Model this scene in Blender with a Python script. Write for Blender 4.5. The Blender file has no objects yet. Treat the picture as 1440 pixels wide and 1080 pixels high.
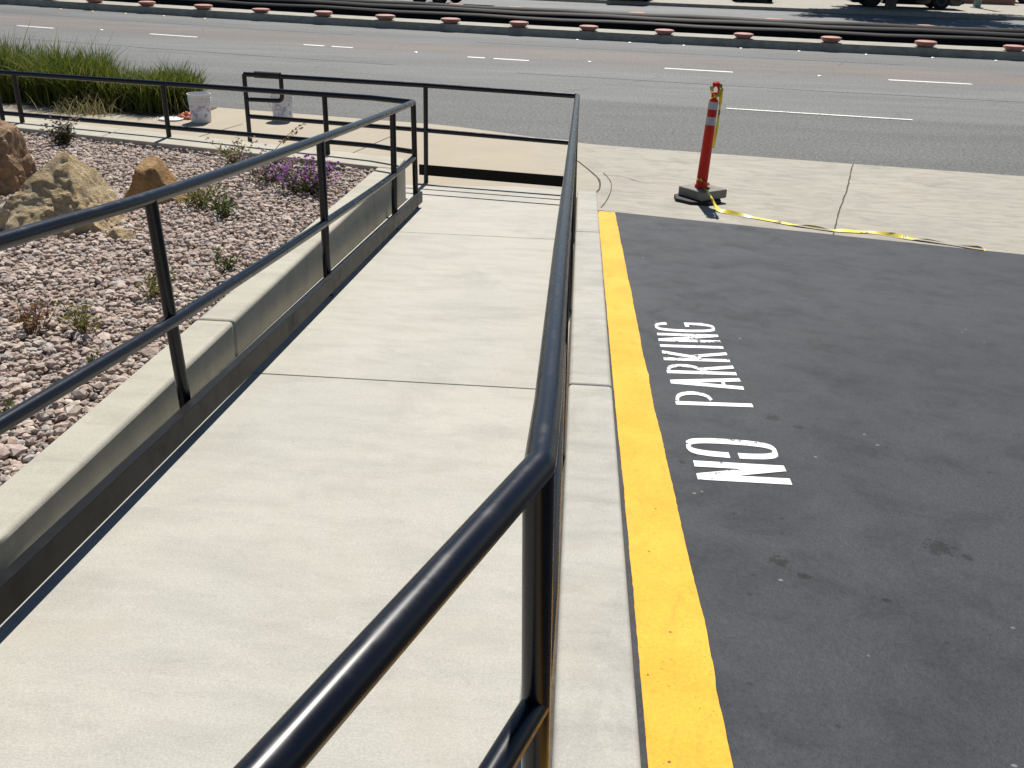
import bpy, bmesh, math, random
import numpy as np
from mathutils import Vector, Matrix, noise
random.seed(7); rng = np.random.default_rng(11)
PI = math.pi; R = math.radians
sc = bpy.context.scene
C = sc.collection

# ------------------------------------------------------------------ helpers
def tag(o, label=None, cat=None, group=None, kind=None):
    if label: o['label'] = label
    if cat: o['category'] = cat
    if group: o['group'] = group
    if kind: o['kind'] = kind
    return o
def thing(name, label, cat, loc=(0, 0, 0), group=None):
    o = bpy.data.objects.new(name, None); C.objects.link(o)
    o.location = loc; o.empty_display_size = .1
    return tag(o, label, cat, group)
def base_of(o):
    v = Vector((0, 0, 0))
    while o: v += o.location; o = o.parent
    return v
class MB:
    def __init__(s): s.v = []; s.f = []
    def add(s, vs, fs):
        n = len(s.v); s.v += [tuple(q) for q in vs]; s.f += [tuple(i + n for i in f) for f in fs]; return s
    def box(s, c, d, rz=0, taper=1.0):
        a, b, h = d[0] / 2, d[1] / 2, d[2] / 2; cs, sn = math.cos(rz), math.sin(rz); vs = []
        for z, t in ((-h, 1), (h, taper)):
            for x, y in ((-a, -b), (a, -b), (a, b), (-a, b)):
                x, y = x * t, y * t
                vs.append((c[0] + x * cs - y * sn, c[1] + x * sn + y * cs, c[2] + z))
        return s.add(vs, [(3, 2, 1, 0), (4, 5, 6, 7), (0, 1, 5, 4), (1, 2, 6, 5), (2, 3, 7, 6), (3, 0, 4, 7)])
    def prism(s, top, depth):
        n = len(top); vs = list(top) + [(x, y, z - depth) for x, y, z in top]
        fs = [tuple(range(n)), tuple(range(2 * n - 1, n - 1, -1))]
        fs += [(i, n + i, n + (i + 1) % n, (i + 1) % n) for i in range(n)]
        return s.add(vs, fs)
    def tube(s, path, r, seg=14, cap=True, r2=None, sx=1.0):
        P = [Vector(p) for p in path]; n = len(P); rings = []
        T = [(P[min(i + 1, n - 1)] - P[max(i - 1, 0)]).normalized() for i in range(n)]
        up = Vector((0, 0, 1)) if abs(T[0].z) < .95 else Vector((1, 0, 0))
        a = T[0].cross(up).normalized(); vs = []
        for i in range(n):
            a = (a - T[i] * a.dot(T[i])).normalized(); b = T[i].cross(a)
            k = 1.0
            if 0 < i < n - 1:
                c = (P[i] - P[i - 1]).normalized().dot(T[i]); k = 1 / max(c, .5)
            rr = r if r2 is None else r + (r2 - r) * i / (n - 1)
            if 0 < i < n - 1 and k > 1.001:
                d = ((P[i + 1] - P[i]).normalized() - (P[i] - P[i - 1]).normalized()).normalized()
            else: d = None
            for j in range(seg):
                t = 2 * PI * j / seg; o = a * math.cos(t) * rr * sx + b * math.sin(t) * rr
                if d is not None: o += d * o.dot(d) * (k - 1)
                vs.append(P[i] + o)
        fs = [(i * seg + j, i * seg + (j + 1) % seg, (i + 1) * seg + (j + 1) % seg, (i + 1) * seg + j) for i in range(n - 1) for j in range(seg)]
        if cap: fs += [tuple(range(seg - 1, -1, -1)), tuple((n - 1) * seg + j for j in range(seg))]
        return s.add(vs, fs)
    def lathe(s, prof, c, seg=28, sx=1, sy=1):
        vs = [(c[0] + r * sx * math.cos(2 * PI * j / seg), c[1] + r * sy * math.sin(2 * PI * j / seg), c[2] + z) for r, z in prof for j in range(seg)]
        n = len(prof)
        fs = [(i * seg + j, i * seg + (j + 1) % seg, (i + 1) * seg + (j + 1) % seg, (i + 1) * seg + j) for i in range(n - 1) for j in range(seg)]
        fs += [tuple(range(seg - 1, -1, -1)), tuple((n - 1) * seg + j for j in range(seg))]
        return s.add(vs, fs)
    def build(s, name, mat, parent=None, smooth=False, bevel=0, bseg=2):
        me = bpy.data.meshes.new(name); off = base_of(parent)
        me.from_pydata([(x - off.x, y - off.y, z - off.z) for x, y, z in s.v], [], s.f); me.validate()
        me.materials.append(mat)
        bm = bmesh.new(); bm.from_mesh(me); bmesh.ops.recalc_face_normals(bm, faces=bm.faces); bm.to_mesh(me); bm.free()
        o = bpy.data.objects.new(name, me); C.objects.link(o)
        if parent: o.parent = parent
        if smooth:
            for p in me.polygons: p.use_smooth = True
            try: me.set_sharp_from_angle(angle=R(38))
            except Exception: pass
        if bevel:
            m = o.modifiers.new('b', 'BEVEL'); m.width = bevel; m.segments = bseg; m.limit_method = 'ANGLE'; m.angle_limit = R(35)
            for p in me.polygons: p.use_smooth = True
            try: me.set_sharp_from_angle(angle=R(60))
            except Exception: pass
        return o
def np_mesh(name, V, F, mat, parent=None, smooth=False):
    me = bpy.data.meshes.new(name); k = F.shape[1]
    me.vertices.add(len(V)); me.vertices.foreach_set('co', V.astype(np.float32).ravel())
    me.loops.add(F.size); me.loops.foreach_set('vertex_index', F.astype(np.int32).ravel())
    me.polygons.add(len(F)); me.polygons.foreach_set('loop_start', np.arange(0, F.size, k, dtype=np.int32))
    me.polygons.foreach_set('use_smooth', np.full(len(F), smooth)); me.update(calc_edges=True)
    me.materials.append(mat)
    o = bpy.data.objects.new(name, me); C.objects.link(o)
    if parent: o.parent = parent
    return o
def structure(o): return tag(o, kind='structure')

# ------------------------------------------------------------------ materials
class N:
    """tiny node builder"""
    def __init__(s, name, rough=.6, spec=.5, metal=0.0):
        s.m = bpy.data.materials.new(name); s.m.use_nodes = True; s.t = s.m.node_tree
        s.b = s.t.nodes['Principled BSDF']
        s.b.inputs['Roughness'].default_value = rough; s.b.inputs['Specular IOR Level'].default_value = spec; s.b.inputs['Metallic'].default_value = metal
        s.geo = s.t.nodes.new('ShaderNodeNewGeometry'); s.pos = s.geo.outputs['Position']
    def link(s, a, b): s.t.links.new(a, b)
    def val(s, sock, v):
        if hasattr(v, 'is_output'): s.link(v, sock)
        elif isinstance(v, (tuple, list)): sock.default_value = tuple(v) + ((1,) if len(v) == 3 and sock.type == 'RGBA' else ())
        else: sock.default_value = v
    def map(s, scale=(1, 1, 1), rot=(0, 0, 0), loc=(0, 0, 0)):
        n = s.t.nodes.new('ShaderNodeMapping'); s.link(s.pos, n.inputs[0])
        n.inputs['Scale'].default_value = scale; n.inputs['Rotation'].default_value = rot; n.inputs['Location'].default_value = loc
        return n.outputs[0]
    def noise(s, scale, detail=4, rough=.6, vec=None, dist=0):
        n = s.t.nodes.new('ShaderNodeTexNoise'); s.link(vec or s.pos, n.inputs['Vector'])
        n.inputs['Scale'].default_value = scale; n.inputs['Detail'].default_value = detail; n.inputs['Roughness'].default_value = rough; n.inputs['Distortion'].default_value = dist
        return n.outputs['Fac']
    def voro(s, scale, vec=None, feature='F1', out='Distance'):
        n = s.t.nodes.new('ShaderNodeTexVoronoi'); n.feature = feature; s.link(vec or s.pos, n.inputs['Vector']); n.inputs['Scale'].default_value = scale
        return n.outputs[out]
    def ramp(s, fac, stops, interp='LINEAR'):
        n = s.t.nodes.new('ShaderNodeValToRGB'); s.link(fac, n.inputs[0]); cr = n.color_ramp; cr.interpolation = interp
        while len(cr.elements) < len(stops): cr.elements.new(.5)
        for e, (p, c) in zip(cr.elements, stops):
            e.position = p; e.color = (c, c, c, 1) if isinstance(c, (int, float)) else tuple(c) + (1,)
        return n.outputs[0]
    def mix(s, fac, a, b, mode='MIX'):
        n = s.t.nodes.new('ShaderNodeMix'); n.data_type = 'RGBA'; n.blend_type = mode
        s.val(n.inputs[0], fac); s.val(n.inputs[6], a); s.val(n.inputs[7], b); return n.outputs[2]
    def math(s, op, a, b=0.0, c=None):
        n = s.t.nodes.new('ShaderNodeMath'); n.operation = op; s.val(n.inputs[0], a); s.val(n.inputs[1], b)
        if c is not None: s.val(n.inputs[2], c)
        return n.outputs[0]
    def xyz(s):
        n = s.t.nodes.new('ShaderNodeSeparateXYZ'); s.link(s.pos, n.inputs[0]); return n.outputs
    def island(s): return s.geo.outputs['Random Per Island']
    def bump(s, h, strength=.3, dist=.01, prev=None):
        n = s.t.nodes.new('ShaderNodeBump'); n.inputs['Strength'].default_value = strength; n.inputs['Distance'].default_value = dist
        s.link(h, n.inputs['Height'])
        if prev: s.link(prev, n.inputs['Normal'])
        s.last = n.outputs[0]; s.link(n.outputs[0], s.b.inputs['Normal']); return n.outputs[0]
    def col(s, c): s.val(s.b.inputs['Base Color'], c); return s
    def rough(s, r): s.val(s.b.inputs['Roughness'], r); return s

def concrete(name, base, tint, dark, bump=.25, broom=None, seed=0.0, wear=.5, tan=False):
    n = N(name, .85, .3)
    big = n.noise(.9, 5, .62, n.map(loc=(seed, seed * 2, 0)), .4)
    med = n.noise(5.5, 5, .65, n.map(scale=(.55, 1.6, 1), loc=(seed * 3, 1, 0)), .3)
    fine = n.noise(170, 3, .7)
    c = n.mix(n.ramp(big, [(.36, 0), (.66, 1)]), base, tint)
    c = n.mix(n.math('MULTIPLY', n.ramp(med, [(.44, 0), (.70, 1)]), wear), c, dark)
    c = n.mix(n.math('MULTIPLY', n.ramp(n.noise(1.9, 6, .7, n.map(loc=(seed, 7, 2)), .6), [(.52, 0), (.68, 1)]), wear * .8), c, tuple(q * .93 for q in dark))
    c = n.mix(.55, c, n.mix(n.ramp(fine, [(.3, 0), (.7, 1)]), (.72, .72, .72), (1.22, 1.22, 1.22)), 'MULTIPLY')
    # faint rusty and pinkish blotches
    bl = n.ramp(n.noise(1.35, 5, .65, n.map(loc=(seed * 5, 3, 1)), .8), [(.54, 0), (.72, 1)])
    c = n.mix(n.math('MULTIPLY', bl, .45), c, (base[0] * 1.0, base[1] * .90, base[2] * .84))
    if tan:      # tan mineral staining on the pavement outside the guard rail
        xx_ = n.math('ADD', n.xyz()[0], n.math('MULTIPLY', n.noise(1.1, 4, .6), 1.2))
        tf = n.ramp(n.math('DIVIDE', n.math('ADD', xx_, 3.0), 6.0), [(.50, 1), (.66, 0)])
        c = n.mix(n.math('MULTIPLY', tf, .85), c, n.mix(n.noise(1.7, 5, .65), (.31, .265, .195), (.39, .335, .25)))
    # small dark pits and specks
    sp = n.ramp(n.voro(16, n.map(scale=(1, 1, 0), loc=(seed, 0, 0))), [(.0, 1), (.045, 1), (.08, 0)])
    keep = n.ramp(n.noise(3.3, 3), [(.56, 0), (.66, 1)])
    c = n.mix(n.math('MULTIPLY', n.math('MULTIPLY', sp, keep), .55), c, (.11, .095, .075))
    # pale scuffs
    sc_ = n.ramp(n.noise(2.6, 6, .72, n.map(scale=(1, .45, 1), rot=(0, 0, .5), loc=(4 + seed, 0, 0)), .8), [(.60, 0), (.72, 1)])
    c = n.mix(n.math('MULTIPLY', sc_, .35), c, tuple(min(1, x * 1.22) for x in base))
    n.col(c)
    b = n.bump(fine, bump, .0025)
    if broom:
        br = n.noise(1, 2, .5, n.map(scale=broom)); b = n.bump(br, .22, .002, b)
    n.bump(med, .15, .006, b)
    return n.m
M = {}
M['ramp'] = concrete('ramp_concrete', (.380, .372, .328), (.418, .400, .348), (.292, .284, .25), broom=(6, 260, 1), seed=1.3, wear=.48)
M['kerb'] = concrete('kerb_concrete', (.365, .356, .318), (.405, .392, .348), (.275, .268, .24), seed=4.1, wear=.7)
M['wall'] = concrete('planter_concrete', (.385, .368, .305), (.42, .395, .325), (.29, .275, .23), seed=7.7, wear=.6)
M['side'] = concrete('sidewalk_concrete', (.325, .306, .26), (.365, .338, .28), (.235, .222, .19), seed=9.2, wear=.85, tan=True)
M['medc'] = concrete('median_concrete', (.33, .315, .265), (.37, .355, .30), (.20, .19, .16), seed=5.5, wear=.7)

def paint(name, col, rough=.3, spec=.5, orange=.06, dust=.25):
    n = N(name, rough, spec)
    d = n.ramp(n.noise(9, 5, .7), [(.5, 0), (.8, 1)])
    n.col(n.mix(n.math('MULTIPLY', d, dust), col, tuple(x * .6 + .035 for x in col)))
    n.rough(n.math('ADD', n.math('MULTIPLY', d, .18), rough))
    if orange: n.bump(n.noise(120, 2, .5), orange, .001)
    return n.m
M['black'] = paint('black_rail_paint', (.0026, .0036, .0085), .27, .38, 0, .0)
M['black2'] = paint('black_plate_paint', (.0040, .0038, .0036), .42, .12, 0, .05)

# sealed parking lot
n = N('sealed_asphalt', .66, .22)
big = n.noise(.6, 5, .62, n.map(loc=(3, 1, 0)), .5); med = n.noise(3.4, 6, .7, None, .4); agg = n.noise(64, 3, .75); fine = n.noise(230, 3, .75)
c = n.mix(n.ramp(big, [(.34, 0), (.68, 1)]), (.0240, .0268, .0315), (.0340, .0372, .0430))
c = n.mix(n.ramp(med, [(.50, 0), (.76, .6)]), c, (.0175, .0180, .0190))
c = n.mix(n.ramp(n.noise(.9, 6, .7, n.map(loc=(9, 4, 0)), .8), [(.56, 0), (.74, .5)]), c, (.048, .048, .049))
c = n.mix(.65, c, n.ramp(agg, [(.28, .62), (.72, 1.45)]), 'MULTIPLY')
c = n.mix(.8, c, n.ramp(fine, [(.28, .6), (.72, 1.45)]), 'MULTIPLY')
sp_d = n.ramp(n.voro(13, n.map(scale=(1, 1, 0))), [(0, 1), (.07, 1), (.13, 0)])                              # tar pits
c = n.mix(n.math('MULTIPLY', n.math('MULTIPLY', sp_d, n.ramp(n.noise(2.2, 3), [(.48, 0), (.60, 1)])), .8), c, (.009, .009, .009))
for sc__, lo, hi, off, am in ((2.3, .020, .034, 3.1, .8), (6.5, .035, .06, 1.7, .55)):                          # paint chips and crumbs
    vv_ = n.map(scale=(1, 1.25, 0), loc=(off, .4, 0), rot=(0, 0, off))
    fl = n.ramp(n.voro(sc__, vv_), [(0, 1), (lo, 1), (hi, 0)])
    c = n.mix(n.math('MULTIPLY', n.math('MULTIPLY', fl, n.ramp(n.noise(1.5, 2, .5, n.map(loc=(off, 0, 0))), [(.47, 0), (.55, 1)])), am), c, (.33, .32, .29))
scuff = n.ramp(n.noise(2.1, 8, .78, n.map(scale=(1.9, .45, 1), rot=(0, 0, .45)), 1.4), [(.64, 0), (.76, 1)])
c = n.mix(n.math('MULTIPLY', scuff, .4), c, (.078, .075, .07))
x, y, z = n.xyz()
def blot(cx, cy, r, nn):
    d = n.math('SQRT', n.math('ADD', n.math('POWER', n.math('SUBTRACT', x, cx), 2.0), n.math('POWER', n.math('SUBTRACT', y, cy), 2.0)))
    d = n.math('ADD', d, n.math('MULTIPLY', n.math('SUBTRACT', nn, .5), r * 4.0))
    return n.ramp(d, [(max(r * .5, .001), 1), (r * .75, 0)])
nn = n.noise(38, 5, .8)
for bx, by, br in ((.715, 2.66, .045), (.775, 2.58, .03), (1.28, 2.85, .07), (1.36, 2.80, .03), (1.0, 2.48, .02), (.47, 3.38, .02), (.60, 3.30, .016), (.93, 3.95, .05), (1.02, 3.86, .035), (.53, 3.46, .012)):
    c = n.mix(n.math('MULTIPLY', blot(bx, by, br, nn), .9), c, (.007, .007, .007))
n.col(c); n.rough(n.ramp(med, [(.35, .56), (.7, .76)]))
b = n.bump(agg, .5, .006); n.bump(fine, .4, .003, b)
M['lot'] = n.m

# street asphalt: worn lanes follow the road's own curve
n = N('street_asphalt', .8, .35)
x, y, z = n.xyz()
v = n.math('SUBTRACT', n.math('ADD', y, n.math('MULTIPLY', x, .18)), n.math('MULTIPLY', n.math('MULTIPLY', x, x), .004))
wob = n.noise(.35, 4, .6); vv = n.math('ADD', v, n.math('MULTIPLY', n.math('SUBTRACT', wob, .5), 1.1))
fac = n.math('DIVIDE', n.math('SUBTRACT', vv, 13.0), 34.0)
def f(q): return (q - 13.0) / 34.0
c = n.ramp(fac, [(0, (0.101, 0.103, 0.098)), (f(17.2), (0.105, 0.106, 0.103)), (f(18), (0.120, 0.123, 0.119)), (f(22.6), (0.130, 0.132, 0.127)), (f(23.6), (0.133, 0.117, 0.105)), (f(25.2), (0.136, 0.118, 0.105)), (f(26.2), (0.115, 0.117, 0.113)), (f(27), (0.098, 0.099, 0.098)), (f(28), (0.126, 0.130, 0.126)), (1, (0.150, 0.155, 0.155))])
streak = n.noise(1.0, 5, .65, n.map(scale=(.22, 1.7, 1), rot=(0, 0, .18)), .6)
c = n.mix(.75, c, n.ramp(streak, [(.3, .74), (.7, 1.2)]), 'MULTIPLY')
c = n.mix(n.ramp(n.noise(.16, 3, .5, n.map(scale=(.35, 2.6, 1), rot=(0, 0, .18), loc=(1, 4, 0))), [(.50, 0), (.66, .4)]), c, (.088, .087, .084))
crk = n.ramp(n.voro(.55, n.map(scale=(.5, 1.3, 0), loc=(2, 1, 0)), 'DISTANCE_TO_EDGE'), [(0, 1), (.012, 0)])
c = n.mix(n.math('MULTIPLY', crk, n.ramp(n.noise(.5, 2), [(.46, 0), (.56, .6)])), c, (.045, .043, .04))
fine = n.noise(22, 4, .9)
c = n.mix(n.ramp(n.noise(.7, 7, .75, n.map(scale=(.5, 1.2, 1), rot=(0, 0, .18), loc=(3, 0, 0)), .8), [(.56, 0), (.68, .6)]), c, (.085, .083, .08))
c = n.mix(.9, c, n.ramp(fine, [(.38, .45), (.62, 1.6)]), 'MULTIPLY')
n.col(c); n.bump(fine, .5, .005); M['street'] = n.m
n = N('patched_asphalt', .82, .35)
fine = n.noise(24, 4, .9); st = n.noise(.9, 5, .65, n.map(scale=(.3, 1.5, 1), rot=(0, 0, .18)))
c = n.mix(n.ramp(st, [(.35, 0), (.7, 1)]), (.084, .085, .081), (.112, .113, .109))
c = n.mix(.95, c, n.ramp(fine, [(.38, .35), (.62, 1.7)]), 'MULTIPLY')
n.col(c); n.bump(fine, .7, .006); M['patch'] = n.m

def roadpaint(name, col, under, wear):
    n = N(name, .62, .4)
    w = n.noise(26, 6, .75); big = n.noise(3, 4, .6)
    k = n.ramp(n.math('ADD', w, n.math('MULTIPLY', big, .35)), [(wear, 1), (wear + .06, 0)])
    c = n.mix(n.ramp(big, [(.35, 0), (.7, 1)]), col, tuple(q * .88 for q in col))
    c = n.mix(.5, c, n.ramp(n.noise(160, 3, .8), [(.3, .75), (.7, 1.2)]), 'MULTIPLY')
    n.col(n.mix(k, c, under)); n.bump(n.noise(160, 3, .8), .4, .003); return n.m
M['white'] = roadpaint('white_road_paint', (.78, .78, .75), (.085, .085, .083), .56)
M['stencil'] = roadpaint('white_stencil_paint', (.80, .80, .79), (.035, .036, .038), .528)
M['yellow'] = None
n = N('yellow_kerb_paint', .6, .2)
big = n.noise(2.4, 5, .6); w = n.noise(60, 5, .8); sp = n.voro(20, n.map(scale=(1, 1, 0), loc=(.3, 0, 0)))
c = n.mix(n.ramp(big, [(.35, 0), (.65, 1)]), (.69, .325, .012), (.74, .40, .03))
c = n.mix(n.ramp(n.math('ADD', w, n.math('MULTIPLY', big, .3)), [(.455, .85), (.51, 0)]), c, (.34, .13, .006))
c = n.mix(n.math('MULTIPLY', n.ramp(sp, [(.06, 1), (.11, 0)]), n.ramp(n.noise(4, 2), [(.46, 0), (.54, .85)])), c, (.06, .035, .01))
sp2 = n.voro(55, n.map(scale=(1, 1, 0), loc=(.7, 0, 0)))
c = n.mix(n.math('MULTIPLY', n.ramp(sp2, [(.07, 1), (.13, 0)]), n.ramp(n.noise(3, 3, .6, n.map(loc=(2, 2, 2))), [(.47, 0), (.58, .8)])), c, (.16, .07, .008))
c = n.mix(n.ramp(n.noise(7, 6, .75, n.map(scale=(1.4, .6, 1), loc=(8, 0, 0)), .6), [(.55, 0), (.72, .5)]), c, (.50, .19, .012))
c = n.mix(.6, c, n.ramp(n.noise(90, 4, .8), [(.3, .75), (.7, 1.2)]), 'MULTIPLY')
n.col(c); n.bump(n.noise(120, 3, .8), .5, .003); M['yellow'] = n.m

n = N('gravel_stone', .8, .3)
c = n.ramp(n.island(), [(0, (.36, .275, .225)), (.16, (.43, .345, .29)), (.3, (.29, .235, .205)), (.44, (.46, .375, .315)), (.56, (.33, .26, .22)), (.68, (.38, .345, .315)), (.8, (.40, .305, .245)), (.92, (.52, .445, .375)), (1, (.30, .275, .26))], 'CONSTANT')
c = n.mix(.7, c, n.ramp(n.noise(55, 4, .7), [(.3, .7), (.7, 1.28)]), 'MULTIPLY')
n.col(c); n.bump(n.noise(140, 3, .7), .4, .002); M['stone'] = n.m
n = N('gravel_bed', .9, .2)
vc = n.voro(27, None, 'F1', 'Color'); vd = n.voro(27)
sp_ = n.t.nodes.new('ShaderNodeSeparateColor'); n.link(vc, sp_.inputs[0])
c = n.ramp(sp_.outputs[0], [(0, (.22, .17, .14)), (.5, (.30, .24, .20)), (1, (.36, .30, .25))])
n.col(c); n.bump(n.ramp(vd, [(0, 1), (.7, 0)]), .9, .03); M['bed'] = n.m

def rockmat(name, a, b, d, scale=3.0):
    n = N(name, .88, .25)
    w = n.noise(scale, 7, .72, n.map(scale=(1, 1, 1.8), rot=(.4, .5, 0)), .9); f_ = n.noise(34, 5, .75)
    c = n.mix(n.ramp(w, [(.36, 0), (.62, 1)]), a, b)
    c = n.mix(n.ramp(n.noise(scale * 2.3, 6, .75, n.map(loc=(5, 2, 1)), 1.2), [(.56, 0), (.70, .75)]), c, d)
    c = n.mix(.7, c, n.ramp(f_, [(.3, .68), (.7, 1.3)]), 'MULTIPLY')
    n.col(c); b_ = n.bump(f_, .9, .02); b_ = n.bump(n.noise(11, 6, .75, None, 1.0), .9, .05, b_); n.bump(w, .6, .06, b_); return n.m
M['rock1'] = rockmat('tan_rock', (.52, .38, .20), (.64, .51, .32), (.27, .185, .10), 3.6)
M['rock2'] = rockmat('brown_rock', (.34, .20, .11), (.42, .29, .18), (.13, .085, .06), 2.2)
M['rock3'] = rockmat('orange_rock', (.40, .22, .085), (.48, .31, .15), (.24, .12, .05), 4)
M['rock4'] = rockmat('pale_rock', (.60, .54, .44), (.68, .63, .54), (.42, .36, .28), 4)

def leaf(name, stops, trans=.35):
    n = N(name, .55, .35); c = n.ramp(n.island(), stops)
    if name == 'tall_grass': c = n.mix(n.ramp(n.noise(2.6, 3, .6), [(.42, 0), (.62, .75)]), c, n.mix(n.island(), (.095, .14, .018), (.165, .18, .034)))
    n.col(c)
    tr = n.t.nodes.new('ShaderNodeBsdfTranslucent'); n.link(c, tr.inputs[0])
    ms = n.t.nodes.new('ShaderNodeMixShader'); ms.inputs[0].default_value = trans
    n.link(n.b.outputs[0], ms.inputs[1]); n.link(tr.outputs[0], ms.inputs[2])
    n.link(ms.outputs[0], n.t.nodes['Material Output'].inputs[0]); return n.m
M['grass'] = leaf('tall_grass', [(0, (.035, .065, .010)), (.3, (.075, .115, .014)), (.6, (.11, .15, .02)), (.82, (.17, .18, .028)), (.95, (.22, .20, .04)), (1, (.32, .27, .10))], .4)
M['straw'] = leaf('dry_grass', [(0, (.25, .20, .09)), (.5, (.36, .30, .15)), (1, (.20, .19, .06))])
M['weed_g'] = leaf('weed_green', [(0, (.045, .07, .018)), (.5, (.085, .115, .028)), (1, (.13, .14, .04))])
M['weed_y'] = leaf('weed_yellow', [(0, (.10, .12, .03)), (.5, (.20, .19, .05)), (1, (.30, .25, .10))])
M['weed_d'] = leaf('weed_dark', [(0, (.03, .04, .018)), (.6, (.06, .07, .03)), (1, (.12, .10, .06))])
M['weed_r'] = leaf('weed_red', [(0, (.20, .09, .05)), (.5, (.28, .15, .08)), (1, (.18, .15, .05))])
M['stem'] = leaf('weed_stem', [(0, (.10, .07, .04)), (1, (.20, .15, .08))], .1)
M['purple'] = leaf('purple_petal', [(0, (.30, .08, .36)), (.5, (.45, .16, .50)), (1, (.55, .30, .58))], .3)
M['mauve'] = leaf('faded_petal', [(0, (.34, .20, .26)), (1, (.46, .30, .36))], .3)
M['crown'] = leaf('tree_leaf', [(0, (.03, .05, .012)), (.6, (.055, .085, .02)), (1, (.09, .11, .03))], .25)
n = N('bark', .9, .2); w = n.noise(6, 6, .7, n.map(scale=(3, 3, .6))); n.col(n.ramp(w, [(.3, (.07, .05, .035)), (.7, (.16, .12, .09))])); n.bump(w, .7, .03); M['bark'] = n.m

def simple(name, col, rough=.5, spec=.5, metal=0, var=.2, scale=14):
    n = N(name, rough, spec, metal); w = n.noise(scale, 5, .7)
    n.col(n.mix(1.0, col, n.ramp(w, [(.3, 1 - var), (.7, 1 + var)]), 'MULTIPLY')); n.bump(n.noise(scale * 8, 3, .7), .12, .002); return n.m
M['red'] = simple('orange_red_plastic', (.56, .026, .013), .45, .25, 0, .12)
M['band'] = simple('reflective_band', (.42, .43, .47), .35, .6, 0, .1)
M['rubber'] = simple('black_rubber', (.022, .021, .02), .75, .3, 0, .3)
M['block'] = simple('grey_base_block', (.225, .21, .185), .85, .3, 0, .25, 9)
n = N('caution_tape', .38, .5); tw = n.voro(7, n.map(scale=(1, .8, 1)))
n.col(n.mix(n.ramp(n.noise(9, 2, .5), [(.60, 0), (.64, .85)]), (.84, .66, .05), (.07, .06, .02))); M['tape'] = n.m
M['pail'] = simple('white_pail_plastic', (.62, .62, .63), .42, .45, 0, .06)
n = N('worn_pail_label', .5, .4)
n.col(n.mix(n.ramp(n.noise(16, 3, .6), [(.48, 0), (.56, 1)]), (.70, .70, .74), (.36, .36, .55))); M['label'] = n.m
M['wire'] = simple('steel_wire', (.35, .35, .36), .4, .5, .8, .1)
M['coral'] = simple('coral_cloth', (.62, .22, .13), .8, .3, 0, .2)
M['puck'] = simple('pink_ceramic', (.40, .20, .16), .7, .3, 0, .25, 5)
M['pipe'] = simple('black_pipe', (.0045, .0045, .005), .65, .12, 0, .3, 2)
M['darkbed'] = simple('dark_median_bed', (.010, .0095, .009), .9, .1, 0, .4, 3)
M['joint'] = simple('joint_filler', (.085, .075, .06), .95, .1, 0, .3, 30)
M['tar'] = simple('tar_seam', (.055, .054, .052), .7, .3, 0, .3, 4)
M['marker_w'] = simple('white_marker', (.75, .74, .70), .4, .5, 0, .1)
M['marker_y'] = simple('yellow_marker', (.70, .52, .12), .4, .5, 0, .1)
M['soil'] = simple('soil', (.12, .085, .055), .95, .1, 0, .35, 6)
M['ground'] = simple('dry_ground', (.27, .235, .18), .95, .1, 0, .3, .6)
M['carblack'] = paint('black_car_paint', (.008, .008, .010), .16, .55, .0, .1)
M['carnavy'] = paint('navy_car_paint', (.012, .016, .035), .18, .55, .0, .1)
M['carwhite'] = paint('white_trailer_paint', (.68, .68, .66), .3, .5, .0, .1)
M['glass'] = simple('dark_glass', (.01, .012, .014), .05, .6, 0, .05)
M['chrome'] = simple('grey_metal', (.35, .35, .36), .3, .5, .9, .05)
M['lamp'] = simple('lamp_lens', (.6, .6, .62), .15, .6, 0, .05)
M['redlamp'] = simple('tail_lens', (.35, .02, .02), .2, .6, 0, .05)
M['rimdark'] = simple('dark_rim', (.06, .06, .062), .4, .5, .6, .1)
M['tyre'] = simple('tyre_rubber', (.018, .018, .018), .8, .3, 0, .2)
n = N('brick_wall', .85, .3); bt = n.t.nodes.new('ShaderNodeTexBrick'); n.link(n.map(scale=(4.2, 4.2, 13), rot=(R(90), 0, 0)), bt.inputs[0])
n.val(bt.inputs['Color1'], (.42, .16, .10)); n.val(bt.inputs['Color2'], (.34, .12, .08)); n.val(bt.inputs['Mortar'], (.42, .36, .30)); bt.inputs['Scale'].default_value = 1
n.col(bt.outputs[0]); M['brick'] = n.m
M['greenpost'] = simple('green_post_paint', (.16, .24, .20), .5, .5, 0, .15)

# ------------------------------------------------------------------ heights of the place
SL = .0833
def zr(y): return -SL * y                                   # ramp
def zl(x, y): return -.04 - SL * y - .03 * min(max(x, 0), 5)  # parking lot
def zw(y): return .01 - .043 * y                            # planter wall top
def zg(x, y): return -.035 - .043 * (y + .25 * (x + 1.8))   # gravel
def road(x, ym, c=.004):
    xc = max(-35, min(35, x)); y = ym - .18 * xc + c * xc * xc
    return y + (x - xc) * (-.18 + 2 * c * xc)
def lot_edge(x): return 9.14 - .172 * x
def kerbline(x): return road(x, 13.38, .0022)
def zside(x, y):
    e = lot_edge(x); t = (y - e) / (kerbline(x) - e)
    k = min(1, max(0, (x + 2.2) / 2.6)); k = k * k * (3 - 2 * k)
    z0 = -.812 - .0155 * min(max(x - .3, 0), 5)
    return z0 - t * (.065 * (1 - k) + k * (.985 + z0))

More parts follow.
